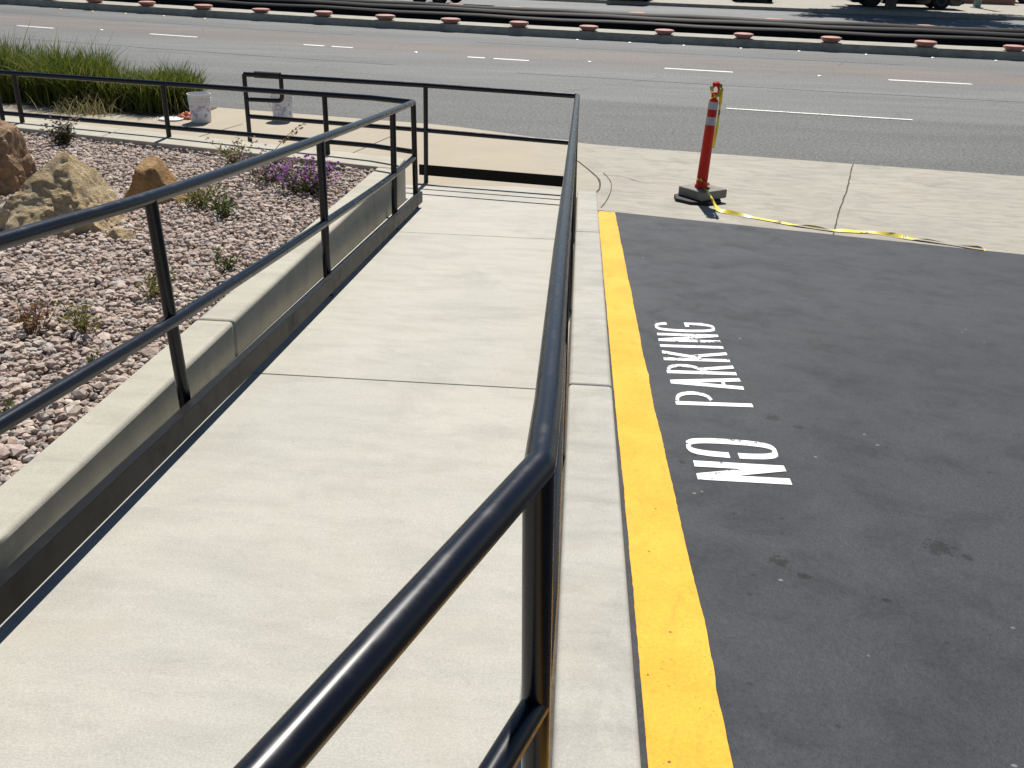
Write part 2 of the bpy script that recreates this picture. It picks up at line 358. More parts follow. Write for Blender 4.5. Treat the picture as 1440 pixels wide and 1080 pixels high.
# ------------------------------------------------------------------ setting
g = MB(); g.add([(-450, -450, -1.06), (450, -450, -1.06), (450, 450, -1.06), (-450, 450, -1.06)], [(0, 1, 2, 3)])
structure(g.build('ground', M['ground']))
xs = list(np.linspace(-160, -40, 9)) + list(np.linspace(-36, 36, 37)) + list(np.linspace(40, 160, 9))
def strip(name, y0, y1, z, mat, xs=xs, depth=0.0, zf=None):
    m = MB(); vs = []; n = len(xs)
    for x in xs:
        a, b = y0(x), y1(x); vs += [(x, a, z), (x, b, z)]
    fs = [(2 * i, 2 * i + 2, 2 * i + 3, 2 * i + 1) for i in range(n - 1)]
    m.add(vs, fs)
    if depth:
        k = len(m.v); m.v += [(x, y, zz - depth) for x, y, zz in vs]
        m.f += [(2 * i, k + 2 * i, k + 2 * i + 2, 2 * i + 2) for i in range(n - 1)] + [(2 * i + 1, 2 * i + 3, k + 2 * i + 3, k + 2 * i + 1) for i in range(n - 1)]
        e = 2 * n - 2; m.f += [(0, 1, k + 1, k), (e, k + e, k + e + 1, e + 1)]
    return m.build(name, mat)
structure(strip('road', lambda x: kerbline(x) - 1.2, lambda x: road(x, 29.3), -1.0, M['street']))
structure(strip('road_patch', lambda x: kerbline(x) - .6, lambda x: road(x, 17.45), -.996, M['patch'], depth=.003))
structure(strip('far_road', lambda x: road(x, 35.2), lambda x: road(x, 47.2), -1.0, M['street']))
structure(strip('median_bed', lambda x: road(x, 29.9), lambda x: road(x, 35.9), -.93, M['darkbed']))
structure(strip('median_kerb', lambda x: road(x, 28.98), lambda x: road(x, 30.15), -.79, M['medc'], depth=.25))
structure(strip('far_median_kerb', lambda x: road(x, 35.5), lambda x: road(x, 36.0), -.79, M['medc'], depth=.25))
structure(strip('far_sidewalk', lambda x: road(x, 46.9), lambda x: road(x, 70), -.86, M['side'], depth=.2))

# pavement along the street (one sheet) and driveway apron
def sheet(name, xs, inner, mat, rows=14):
    m = MB(); n = len(xs); vs = []
    for x in xs:
        a, b = inner(x), kerbline(x)
        for j in range(rows + 1):
            y = a + (b - a) * j / rows; vs.append((x, y, zside(x, y)))
        vs.append((x, b + .004, zside(x, b) - .3))
    w = rows + 2
    m.add(vs, [(i * w + j, (i + 1) * w + j, (i + 1) * w + j + 1, i * w + j + 1) for i in range(n - 1) for j in range(w - 1)])
    return structure(m.build(name, mat, smooth=True))
sheet('sidewalk', list(np.linspace(-60, -12, 12)) + list(np.linspace(-11, .214, 40)), lambda x: 8.9 - .172 * min(x, 0) * 1.0, M['side'])
sheet('driveway_apron', list(np.linspace(.214, 8, 34)) + list(np.linspace(9, 60, 12)), lot_edge, M['side'])
def groove(name, pts, w, dz=.0035, mat='joint'):
    m = MB(); vs = []
    for i, p in enumerate(pts):
        a = Vector(pts[max(i - 1, 0)]); b = Vector(pts[min(i + 1, len(pts) - 1)]); d = (b - a).normalized(); q = Vector((-d.y, d.x)) * w / 2 * random.uniform(.7, 1.25)
        for s in (-1, 1):
            x, y = p[0] + q.x * s, p[1] + q.y * s; vs.append((x, y, zside(x, y) + dz))
    m.add(vs, [(2 * i, 2 * i + 1, 2 * i + 3, 2 * i + 2) for i in range(len(pts) - 1)])
    return structure(m.build(name, M[mat]))
def lerp_pts(pts, k=10):
    out = []
    for i in range(len(pts) - 1):
        for j in range(k): t = j / k; out.append(tuple(pts[i][q] * (1 - t) + pts[i + 1][q] * t for q in range(2)))
    return out + [tuple(pts[-1][:2])]
jx = lerp_pts([(2.34, 8.76), (2.62, 9.75), (3.0, 11.0), (3.50, kerbline(3.5) - .02)], 9)
groove('sidewalk_joint', [(x + random.uniform(-.005, .005), y) for x, y in jx], .015)
def arc(pts, k=8):   # catmull-rom through points
    P = [pts[0]] + list(pts) + [pts[-1]]; out = []
    for i in range(1, len(P) - 2):
        for j in range(k):
            t = j / k; o = []
            for q in range(len(P[0])):
                a, b, c_, d = P[i - 1][q], P[i][q], P[i + 1][q], P[i + 2][q]
                o.append(.5 * (2 * b + (c_ - a) * t + (2 * a - 5 * b + 4 * c_ - d) * t * t + (3 * b - a - 3 * c_ + d) * t ** 3))
            out.append(tuple(o))
    return out + [tuple(pts[-1])]
groove('sidewalk_joint', arc([(.0, 11.9), (.14, 11.3), (.245, 10.75), (.25, 10.25), (.21, 9.98)]), .02)
groove('sidewalk_joint', arc([(.30, 11.2), (.37, 10.7), (.37, 10.2), (.31, 9.6), (.25, 9.25)]), .009)
groove('sidewalk_joint', arc([(.30, 11.05), (.52, 11.0), (.68, 10.75), (.80, 10.7)]), .008)
for x0, t in ((-2.9, 0), (-5.0, 0), (-7.2, 0)):
    groove('sidewalk_joint', [(x0 + .18 * k * .35, 9.9 + k * .35 - .172 * (x0 + 2.9)) for k in range(9)], .012)

for ym_, w_ in ((20.6, .035), (26.4, .05)):
    m = MB(); vs = []; xq = np.linspace(-30, 30, 160)
    for x in xq:
        yy = road(x, ym_) + .05 * noise.noise((x * .8, ym_, 0)); hw = w_ * (.5 + .4 * noise.noise((x * 2, ym_, 5)))
        vs += [(x, yy - hw, -.9965), (x, yy + hw, -.9965)]
    m.add(vs, [(2 * i, 2 * i + 2, 2 * i + 3, 2 * i + 1) for i in range(159) if noise.noise((i * .09, ym_, 2)) > -.12])
    structure(m.build('road_seam', M['tar']))
# parking lot: graded sheet of sealed asphalt
m = MB(); xs_l = [.215, .6, 1.2, 2, 3, 4, 5, 8, 14, 26]; vs = []
for x in xs_l:
    for t in np.linspace(0, 1, 14):
        y = -8 + (lot_edge(x) + 8) * t; vs.append((x, y, zl(x, y)))
m.add(vs, [(i * 14 + j, (i + 1) * 14 + j, (i + 1) * 14 + j + 1, i * 14 + j + 1) for i in range(len(xs_l) - 1) for j in range(13)])
structure(m.build('parking_lot', M['lot'], smooth=True))
# dark sealer edge where the lot meets the apron
groove('lot_edge', [(x, lot_edge(x) + .004 + .006 * math.sin(x * 9) + random.uniform(-.004, .004)) for x in np.linspace(.38, 5, 60)], .016, .003)

# ramp slabs, kerb sections
rm = MB()
XL, XR = -1.568, .008
def slab(y0, y1): rm.prism([(XL, y0, zr(y0)), (XR, y0, zr(y0)), (XR, y1, zr(y1)), (XL, y1, zr(y1))], .14)
slab(-4, 1.0 - .6 - .005); slab(.4, 3.968); slab(3.976, 7.376)
pl = [(XL, 7.384), (XR, 7.384), (XR, 9.90), (-.3, 9.99), (-3.9, 10.78), (-3.9, 9.62), (XL, 8.99)]
rm.prism([(x, y, zr(y)) for x, y in pl], .14)
structure(rm.build('ramp', M['ramp'], bevel=.004, bseg=2))
rj = MB(); rj.prism([(XL, -4, zr(-4) - .012), (XR + .012, -4, zr(-4) - .012), (XR + .012, 9.6, zr(9.6) - .012), (XL, 9.6, zr(9.6) - .012)], .1)
structure(rj.build('ramp_joint', M['joint']))
km = MB()
for y0, y1 in ((-4, 4.036), (4.044, 7.70), (7.706, 9.90)):
    km.prism([(.018, y0, zr(y0) + .012), (.213, y0, zr(y0) + .012), (.213, y1, zr(y1) + .012), (.018, y1, zr(y1) + .012)], .2)
structure(km.build('kerb', M['kerb'], bevel=.016, bseg=3))

# ------------------------------------------------------------------ planter: wall, gravel, stones
pw = thing('planter_wall', 'low pale concrete planter wall holding the gravel bed beside the ramp', 'wall', (-1.66, 4, zw(4)))
def inner(x): return 8.50 - .275 * (x + 1.8)
w1 = MB()
for y0, y1 in ((-4, 4.197), (4.203, None)):
    ya, yb = (y1, y1) if y1 else (inner(-1.57) - .002, inner(-1.75) - .002)
    w1.prism([(-1.57, y0, zw(y0)), (-1.57, ya, zw(ya)), (-1.75, yb, zw(yb)), (-1.75, y0, zw(y0))], .62)
w1.build('wall_section', M['wall'], pw, bevel=.02, bseg=3)
w2 = MB()
xsw = [-1.57, -4.6, -4.608, -7.6, -7.608, -11]
for a, b in ((0, 1), (2, 3), (4, 5)):
    xa, xb = xsw[a], xsw[b]
    w2.prism([(xa, inner(xa), -.352), (xa, inner(xa) + .46, -.352), (xb, inner(xb) + .46, -.352), (xb, inner(xb), -.352)], .62)
w2.build('wall_section', M['wall'], pw, bevel=.014, bseg=3)

m = MB(); vs = []
gx = np.linspace(-11, -1.755, 24)
for x in gx:
    for t in np.linspace(0, 1, 24):
        y = -4 + (inner(x) - .002 + 4) * t; vs.append((x, y, zg(x, y) - .012 + .008 * noise.noise((x * 2, y * 2, 0))))
m.add(vs, [(i * 24 + j, (i + 1) * 24 + j, (i + 1) * 24 + j + 1, i * 24 + j + 1) for i in range(23) for j in range(23)])
structure(m.build('gravel_bed', M['bed'], smooth=True))

t_ = (1 + 5 ** .5) / 2
ico = np.array([(-1, t_, 0), (1, t_, 0), (-1, -t_, 0), (1, -t_, 0), (0, -1, t_), (0, 1, t_), (0, -1, -t_), (0, 1, -t_), (t_, 0, -1), (t_, 0, 1), (-t_, 0, -1), (-t_, 0, 1)]) / 1.902
icf = np.array([(0, 11, 5), (0, 5, 1), (0, 1, 7), (0, 7, 10), (0, 10, 11), (1, 5, 9), (5, 11, 4), (11, 10, 2), (10, 7, 6), (7, 1, 8), (3, 9, 4), (3, 4, 2), (3, 2, 6), (3, 6, 8), (3, 8, 9), (4, 9, 5), (2, 4, 11), (6, 2, 10), (8, 6, 7), (9, 8, 1)])
sp = .0285
px_, py_ = np.meshgrid(np.arange(-6.6, -1.77, sp), np.arange(1.9, 9.9, sp)); px_ = px_.ravel(); py_ = py_.ravel()
px_ = px_ + rng.uniform(-.5, .5, px_.size) * sp; py_ = py_ + rng.uniform(-.5, .5, py_.size) * sp
ok = (py_ < inner(px_) - .012) & (px_ < -1.772) & (px_ > -1.55 - .60 * (py_ - 1.2)) & (rng.random(px_.size) < .93)
px_, py_ = px_[ok], py_[ok]; n_ = px_.size
big_ = 10 ** rng.normal(-1.785, .125, n_)
scl = np.stack([big_ * rng.uniform(.8, 1.45, n_), big_ * rng.uniform(.75, 1.2, n_), big_ * rng.uniform(.5, .85, n_)], 1)
Vn = ico[None] * (1 + rng.uniform(-.24, .2, (n_, 12, 1))) * scl[:, None, :]
az = rng.uniform(0, 2 * PI, n_); tl = rng.normal(0, .35, n_)
cs, sn = np.cos(tl), np.sin(tl); y2 = Vn[..., 1] * cs[:, None] - Vn[..., 2] * sn[:, None]; z2 = Vn[..., 1] * sn[:, None] + Vn[..., 2] * cs[:, None]
cs, sn = np.cos(az)[:, None], np.sin(az)[:, None]
V3 = np.stack([Vn[..., 0] * cs - y2 * sn, Vn[..., 0] * sn + y2 * cs, z2], -1)
lift = rng.uniform(-.010, .016, n_)
V3 += np.stack([px_, py_, zg(px_, py_) + lift], 1)[:, None, :]
Fs = (icf[None] + (np.arange(n_) * 12)[:, None, None]).reshape(-1, 3)
o = np_mesh('gravel', V3.reshape(-1, 3), Fs, M['stone'])
tag(o, 'pinkish grey gravel covering the planter bed', 'gravel', kind='stuff')

# ------------------------------------------------------------------ rocks
def rock(name, loc, s, seed, mat, label, planes=16, rough=.10, subdiv=5, P=None, cap=1.15):
    """boulder: an intersection of half-spaces (given or random) roughened with fractal noise"""
    rnd = random.Random(seed); bm = bmesh.new(); bmesh.ops.create_icosphere(bm, subdivisions=subdiv, radius=1)
    if P is None:
        P = []
        for k in range(planes):
            d = Vector((rnd.gauss(0, 1), rnd.gauss(0, 1), rnd.gauss(.15, .8))).normalized(); P.append((d, rnd.uniform(.62, 1.0)))
    P = [(Vector(a).normalized(), b / Vector(a).length) for a, b in P]
    off = Vector((seed * 3.1, seed * 1.7, 0)); S = Vector(s); unit = cap / 1.15
    for v in bm.verts:
        d = v.co.normalized(); r = cap
        for pn, pd in P:
            c_ = d.dot(pn)
            if c_ > .02: r = min(r, pd / c_)
        q = d * r; w = q / unit
        h = noise.fractal(w * 1.6 + off, 1.0, 2.1, 7) * rough + (noise.turbulence(w * 5 + off, 5, True) - .5) * rough * .5
        h += -abs(noise.noise(w * 3.2 + off * 2)) * rough * .55 + noise.noise(w * 17 + off) * rough * .10
        q = d * max(r + h * unit, .05 * unit)
        if q.z < 0: q.z *= .35
        v.co = Vector((q.x * S.x, q.y * S.y, q.z * S.z))
    me = bpy.data.meshes.new(name); bm.to_mesh(me); bm.free(); me.materials.append(mat)
    for p in me.polygons: p.use_smooth = True
    try: me.set_sharp_from_angle(angle=R(30))
    except Exception: pass
    o = bpy.data.objects.new(name, me); C.objects.link(o); o.location = loc
    return tag(o, label, 'rock')
rock('boulder', (-3.24, 5.95, -.285), (1, 1, 1), 17, M['rock1'], 'large pale tan pointed boulder on the gravel behind the handrail', 0, .085, 6,
     [((-.05, -.66, .75), .283), ((-.78, 0, .63), .352), ((.86, .05, .5), .235), ((.72, -.66, .2), .27), ((0, .8, .6), .40), ((.1, 0, 1), .47), ((-.6, -.7, .4), .40), ((.7, .7, .2), .38), ((-.6, .7, .3), .42), ((.35, -.75, .56), .262)], .58)
rock('boulder', (-4.26, 6.92, -.315), (1, 1, 1.04), 8, M['rock2'], 'tall reddish brown boulder at the left edge, left of the tan boulder', 0, .10, 6,
     [((.97, -.1, .2), .23), ((.1, -.85, .52), .31), ((-1, 0, .1), .40), ((.25, -.1, 1), .47), ((.6, -.75, .25), .26), ((0, 1, .2), .3), ((-.5, -.8, .2), .34), ((.7, .7, .3), .32)], .60)
rock('boulder', (-3.08, 6.86, -.315), (.84, 1, .92), 5, M['rock3'], 'small rounded orange brown boulder right of the pointed tan one', 0, .05, 5,
     [((0, -.95, .3), .185), ((.05, -.3, .95), .275), ((-.85, -.1, .5), .205), ((.8, -.1, .6), .225), ((-.5, -.8, .35), .205), ((.5, -.8, .4), .185), ((0, 1, .3), .2), ((.6, .6, .5), .25), ((-.6, .6, .5), .25), ((.45, -.35, .8), .27)], .34)
rock('boulder', (-3.74, 6.02, zg(-3.7, 6.02)), (.13, .11, .12), 21, M['rock4'], 'small whitish rock at the foot of the tan boulder', 10, .08, 4)
rock('boulder', (-2.82, 5.72, zg(-2.82, 5.72)), (.10, .07, .06), 29, M['rock1'], 'flat little tan stone lying right of the large tan boulder', 10, .08, 4)

# ------------------------------------------------------------------ plants
def blades(n, fx, length, width, bend, segs=4, spread=.25):
    """n tapered curved blades; fx() gives the foot; returns V,F"""
    V = []; F = []
    for i in range(n):
        b = Vector(fx()); L = length(); a = random.uniform(0, 2 * PI); lean = abs(random.gauss(0, spread)); side = Vector((math.cos(a), math.sin(a), 0)); wdir = Vector((-side.y, side.x, 0))
        a2 = random.uniform(0, PI); wdir = wdir * math.cos(a2) + side * math.sin(a2)
        bd = bend(); p = b.copy(); th = lean; k0 = len(V); w = width()
        for j in range(segs + 1):
            t = j / segs; ww = w * (1 - t ** 1.6) + .0004
            V.append(p + wdir * ww); V.append(p - wdir * ww)
            p = p + (side * math.sin(th) + Vector((0, 0, 1)) * math.cos(th)) * (L / segs); th += bd / segs
        F += [(k0 + 2 * j, k0 + 2 * j + 1, k0 + 2 * j + 3, k0 + 2 * j + 2) for j in range(segs)]
    return np.array([tuple(v) for v in V]), np.array(F)
clumps = []
for k in range(150):
    x = random.uniform(-11.6, -5.50); e = kerbline(x); d_ = random.uniform(.14, .98)
    if x > -5.8 and d_ > .62: d_ = random.uniform(.14, .55)
    clumps.append((x, e - d_, random.uniform(.80, 1.14)))
def gfoot():
    c_ = random.choice(clumps); x = c_[0] + random.gauss(0, .085); y = c_[1] + random.gauss(0, .075)
    return (x, min(y, kerbline(x) - .05), zside(x, y), c_[2])
def mk_len(): return lambda: random.uniform(.50, .98)
V, F = [], []
cnt = 0
def glen(): return random.uniform(.48, .68) if random.random() < .975 else random.uniform(.68, .86)
NB = 15000
feet = [gfoot() for _ in range(NB)]
it = iter(feet)
cur = [None]
def nf(): cur[0] = next(it); return cur[0][:3]
def hl():
    x = cur[0][0]; k = 1.0 + .38 * max(0, min(1, (-6.75 - x) / .35)); return glen() * k * cur[0][3]
V, F = blades(NB, nf, hl, lambda: random.uniform(.006, .014), lambda: random.uniform(.2, 1.5), 4, .24)
tag(np_mesh('tall_grass', V, F, M['grass']), 'tall green strap-leaved grass massed along the street edge', 'grass', kind='stuff')
sb = MB(); xs2 = list(np.linspace(-12, -5.3, 20)); vs = []
for x in xs2:
    for d in (1.15, .04): vs.append((x, kerbline(x) - d, zside(x, kerbline(x) - d) + .006))
sb.add(vs, [(2 * i, 2 * i + 2, 2 * i + 3, 2 * i + 1) for i in range(len(xs2) - 1)]); structure(sb.build('soil_bed', M['soil']))
def tuft(name, label, loc, n, L, spread, mat, r=.06, w=.004, bendr=(.3, 1.4), cat='weed', group=None, extra=None):
    root = thing(name, label, cat, loc, group)
    V, F = blades(n, lambda: (random.gauss(0, r), random.gauss(0, r), -.01), lambda: random.uniform(.45, 1) * L, lambda: random.uniform(.5, 1.2) * w, lambda: random.uniform(*bendr), 3, spread)
    np_mesh('foliage', V, F, M[mat], root)
    if extra: extra(root)
    return root
tuft('dry_grass', 'dry straw coloured grass tuft drooping at the foot of the tall grass', (-6.75, 13.36, zside(-6.75, 13.36)), 220, .42, .7, 'straw', .22, .006, (.6, 2.0), 'grass')

def weed(name, label, loc, size, n, mats, stems=9, cat='weed', flowers=None, h=1.0, wide=1.0, leafsz=.02):
    """bushy weed: stems from one foot, small leaves along them, flowers at tips"""
    root = thing(name, label, cat, loc); st = MB(); LV = []; LF = []; FV = []; FF = []
    tips = []
    for k in range(stems):
        a = random.uniform(0, 2 * PI); out = random.uniform(.25, 1) * wide; L = size * random.uniform(.6, 1.05)
        p = Vector(base_of(root)) + Vector((random.gauss(0, .015), random.gauss(0, .015), -.01)); pts = [p.copy()]
        d = Vector((math.cos(a) * out, math.sin(a) * out, h)).normalized()
        for j in range(5):
            p = p + d * L / 5; d = (d + Vector((random.gauss(0, .13), random.gauss(0, .13), .04))).normalized(); pts.append(p.copy())
        st.tube(pts, .0028, 5, True, .001); tips.append((pts[-1], pts))
    def card(VV, FF, c, s, asp=1.8):
        u = Vector((random.gauss(0, 1), random.gauss(0, 1), random.gauss(0, .7))).normalized(); v = u.cross(Vector((random.gauss(0, 1), random.gauss(0, 1), random.gauss(.6, .6)))).normalized()
        k = len(VV); VV += [c - u * s * asp * .5, c - v * s * .42, c + u * s * asp * .5, c + v * s * .42]; FF.append((k, k + 1, k + 2, k + 3))
    for i in range(n):
        tip, pts = random.choice(tips); t = random.uniform(.25, 1) * 4.999; j = int(t); q = pts[j].lerp(pts[j + 1], t - j)
        card(LV, LF, q + Vector((random.gauss(0, .022), random.gauss(0, .022), random.gauss(0, .012))) * (size / .25), leafsz * random.uniform(.5, 1.2))
    st.build('stem', M['stem'], root)
    off = np.array(base_of(root))
    base = np.array([tuple(v) for v in LV]) - off
    if flowers:
        fm, nf_, fs = flowers
        for i in range(nf_):
            tip, pts = random.choice(tips); c = tip + Vector((random.gauss(0, .03), random.gauss(0, .03), random.gauss(.01, .015))) * (size / .25)
            for _ in range(5): card(FV, FF, c + Vector((random.gauss(0, .006), random.gauss(0, .006), random.gauss(0, .004))), fs, 1.3)
        o = np_mesh('foliage', np.concatenate([base, np.array([tuple(v) for v in FV]) - off]), np.array(LF + [tuple(i + len(LV) for i in q) for q in FF]), M[mats], root)
        o.data.materials.append(M[fm]); o.data.polygons.foreach_set('material_index', np.array([0] * len(LF) + [1] * len(FF), dtype=np.int32))
    else: np_mesh('foliage', base, np.array(LF), M[mats], root)
    return root
def gl(x, y): return (x, y, zg(x, y))
weed('shrub', 'dark green bushy weed with mauve tips by the far planter wall', gl(-4.80, 8.92), .26, 560, 'weed_d', 34, flowers=('mauve', 26, .018), wide=.75, leafsz=.024)
weed('weed', 'small green weed between the brown and tan boulders', gl(-3.75, 6.85), .24, 200, 'weed_g', 14, leafsz=.02)
weed('weed', 'reddish yellow weed at the foot of the return handrail post', gl(-3.02, 8.45), .28, 300, 'weed_y', 18, flowers=('mauve', 8, .014), leafsz=.02)
weed('weed', 'yellow green weed patch right of the orange boulder', gl(-2.66, 6.68), .26, 330, 'weed_y', 22, wide=1.3, leafsz=.02)
weed('weed', 'leafy green weed just behind the first handrail post', gl(-2.40, 6.45), .24, 330, 'weed_g', 20, wide=1.2, leafsz=.019)
weed('flowering_plant', 'purple flowered ground plant at the corner of the gravel bed', gl(-2.10, 7.42), .33, 900, 'weed_d', 44, 'plant', ('purple', 95, .021), .55, 1.2, .022)
weed('flowering_plant', 'faded mauve flowered plant left of the bright purple flowers', gl(-2.52, 7.72), .32, 520, 'weed_d', 30, 'plant', ('mauve', 80, .018), .55, 1.2, .02)
weed('weed', 'orange tinged low weed on the gravel nearest the camera', gl(-2.42, 3.98), .19, 190, 'weed_r', 16, leafsz=.017)
weed('weed', 'thin yellow green weed beside the orange tinged weed', gl(-2.21, 4.02), .21, 200, 'weed_y', 16, leafsz=.017)
weed('weed', 'small green weed by the first left handrail post', gl(-2.12, 4.60), .18, 200, 'weed_y', 14, leafsz=.017)
weed('weed', 'green weed against the planter wall beneath the middle rail', gl(-1.94, 5.15), .14, 150, 'weed_g', 12, leafsz=.016)
weed('weed', 'tiny dark weed under the middle rail at the left edge', gl(-2.10, 3.10), .10, 70, 'weed_g', 8, leafsz=.014)
weed('weed', 'sprig of green weed close to the concrete wall edge', gl(-1.99, 3.62), .09, 60, 'weed_g', 7, leafsz=.013)
def stalk(loc, label, tip, n=16):
    root = thing('flower_stalk', label, 'plant', loc); st = MB(); p0 = Vector(loc); p1 = Vector(tip)
    pts = [p0 + (p1 - p0) * (k / 8) + Vector((random.gauss(0, .006), 0, .05 * math.sin(PI * k / 8))) for k in range(9)]
    st.tube(pts, .004, 5, True, .0015)
    st.build('stem', M['stem'], root); LV = []; LF = []
    for i in range(n):
        q = pts[4].lerp(pts[8], i / n); 
        for s in (-1, 1):
            u = Vector((random.gauss(0, .5), random.gauss(0, .5), random.gauss(0, .5))).normalized(); v = u.orthogonal(); k = len(LV); c_ = q + u * .018
            LV += [c_ - u * .016, c_ - v * .007, c_ + u * .016, c_ + v * .007]; LF.append((k, k + 1, k + 2, k + 3))
    np_mesh('foliage', np.array([tuple(v) for v in LV]) - np.array(loc), np.array(LF), M['weed_r'], root)
stalk(gl(-2.72, 8.15), 'long dry leaning flower stalk behind the purple flowers', (-2.30, 8.25, zg(-2.7, 8.15) + .42))

# ------------------------------------------------------------------ handrails
RR = .0242
def bendpath(pts, rad=.07, k=6):
    P = [Vector(p) for p in pts]; out = [P[0]]
    for i in range(1, len(P) - 1):
        a = (P[i - 1] - P[i]); b = (P[i + 1] - P[i]); r = min(rad, a.length * .45, b.length * .45)
        A = P[i] + a.normalized() * r; B = P[i] + b.normalized() * r
        for j in range(k + 1):
            t = j / k; out.append(A * (1 - t) ** 2 + P[i] * 2 * t * (1 - t) + B * t * t)
    return out + [P[-1]]
# inner handrail: down the ramp's left side, then along the planter wall
ih = thing('handrail', 'black pipe handrail on the left of the ramp turning along the planter wall', 'handrail', (-1.42, 5, zr(5)))
L_top = arc([(-1.86, -1.2, zr(-1.2) + .92), (-1.70, .8, zr(.8) + .91), (-1.572, 2.5, .702), (-1.484, 3.43, .624), (-1.428, 5.25, .474), (-1.415, 7.2, .312), (-1.425, 8.52, .203)], 6)
far_t = [(-1.86, 8.79, .187), (-4.0, 9.41, .147), (-5.85, 9.86, .128), (-11, 11.2, .07)]
MB().tube(bendpath(L_top[:-1] + [Vector(L_top[-1])] + [Vector(p) for p in far_t], .035, 4), RR, 16).build('top_rail', M['black'], ih, True)
L_mid = arc([(-1.72, -1.2, zr(-1.2) + .46), (-1.60, .8, zr(.8) + .455), (-1.50, 2.5, .245), (-1.454, 3.43, .165), (-1.425, 5.25, .0), (-1.415, 7.2, -.17), (-1.425, 8.50, -.262)], 6)
far_m = [(-1.86, 8.79, -.232), (-4.0, 9.41, -.262), (-5.85, 9.86, -.275), (-11, 11.2, -.30)]
MB().tube(L_mid, RR, 16).build('middle_rail', M['black'], ih, True)
MB().tube([(-1.425, 8.56, -.226)] + far_m, RR * .92, 14).build('lower_rail', M['black'], ih, True)
def post(root, bx, by, bz, tx, ty, tz, r=RR * .98, flange=False):
    MB().tube([(bx, by, bz), (tx, ty, tz)], r, 16).build('post', M['black'], root, True)
def rail_at(path, y):
    for a, b in zip(path[:-1], path[1:]):
        if a[1] <= y <= b[1]:
            t = (y - a[1]) / (b[1] - a[1]); return tuple(a[i] + (b[i] - a[i]) * t for i in range(3))
for y, bx in ((-.95, -1.47), (1.17, -1.46), (3.30, -1.45), (5.39, -1.425), (7.50, -1.416), (8.50, -1.412)):
    q = rail_at(L_top, min(y, 8.515)); post(ih, bx, y, zr(y) - .01, q[0], q[1], q[2])
for k, (x, y) in enumerate(((-2.30, 8.90), (-3.99, 9.41), (-5.69, 9.83), (-5.93, 9.89), (-8.0, 10.43))):
    t = [p for p in far_t]; 
    for a, b in zip(far_t[:-1], far_t[1:]):
        if b[0] <= x <= a[0]:
            u = (x - a[0]) / (b[0] - a[0]); q = tuple(a[i] + (b[i] - a[i]) * u for i in range(3))
    post(ih, q[0] + .005, q[1], -.36, q[0], q[1], q[2])
tp = MB()
ya, yb = -3, 8.56
def plate(m, p, q, h0, h1, th):
    d = (Vector((q[0], q[1])) - Vector((p[0], p[1]))).normalized(); nx, ny = -d.y * th, d.x * th
    vs = []
    for (x, y, z) in (p, q):
        vs += [(x, y, z + h0), (x + nx, y + ny, z + h0), (x + nx, y + ny, z + h1), (x, y, z + h1)]
    m.add(vs, [(0, 1, 2, 3), (7, 6, 5, 4), (0, 4, 5, 1), (1, 5, 6, 2), (2, 6, 7, 3), (3, 7, 4, 0)])
plate(tp, (-1.400, ya, zr(ya)), (-1.362, yb, zr(yb)), .046, .142, .040)
tp.build('toe_plate', M['black2'], ih, bevel=.0015, bseg=1)
fo = MB()

# outer handrail: along the kerb, then across the foot of the ramp to a return loop
oh = thing('handrail', 'black pipe handrail on the right of the ramp with a guard across its far end', 'handrail', (-.03, 5, zr(5)))
R_top = [(-.60, -.36, .852), (-.243, .640, .818), (-.030, 1.25, .800), (-.027, 1.52, .779), (-.032, 2.77, .680), (-.033, 4.28, .554), (-.034, 7.0, .343), (-.034, 9.66, .150)]
G = [(-1.545, 9.985, .149), (-3.49, 10.30, .146)]
MB().tube(bendpath(R_top, .008, 2)[:-1] + bendpath([(-.0335, 9.40, .170), (-.034, 9.66, .150), G[0], G[1]], .03, 4)[1:], RR, 20).build('top_rail', M['black'], oh, True)
d20 = Vector((-.213, -.61)).normalized()
mz = .352
MB().tube([(-.02 + d20.x * 1.6, 1.25 + d20.y * 1.6, mz + .06), (-.018, 1.25, mz), (-.014, 1.6, .322), (-.034, 4.2, .11), (-.034, 9.64, -.30)], RR, 18).build('middle_rail', M['black'], oh, True)
MB().tube([(-.034, 9.66, -.296), (-1.55, 9.985, -.29), (-3.49, 10.30, -.278)], RR * .95, 14).build('middle_rail', M['black'], oh, True)
post(oh, -.004, 1.25, zr(1.25) - .01, -.031, 1.25, .790, RR)
for y in (3.26, 5.33, 7.40): post(oh, -.008, y, zr(y) - .01, *rail_at(R_top, y))
post(oh, -.032, 9.64, zr(9.64) - .01, -.034, 9.65, .15)
post(oh, -1.55, 9.985, zr(9.985) - .01, -1.548, 9.985, .149)
post(oh, -3.48, 10.30, zr(10.3) - .03, -3.49, 10.30, .146)
xx = -.36 * .98
lp = bendpath([(-3.50, 10.30, -.105), (-3.085, 10.235, -.098), (-3.085, 10.235, .147)], .055, 5)
MB().tube(lp, RR * .95, 14).build('return_loop', M['black'], oh, True)
MB().tube([(-3.37, 10.281, .152), (-3.34, 10.276, .152), (-3.12, 10.242, .152), (-3.09, 10.237, .152)], RR * 1.42, 14).build('grip_wrap', M['rubber'], oh, True)
tp = MB(); plate(tp, (-.060, 9.66, -.80), (-1.62, 9.995, -.815), .070, .178, .012)
tp.build('toe_plate', M['black2'], oh, bevel=.0015, bseg=1)
tp = MB(); plate(tp, (-.030, 3.22, zr(3.22)), (-.030, 9.6, zr(9.6)), .03, .13, .008)
tp.build('toe_plate', M['black2'], oh, bevel=.0015, bseg=1)

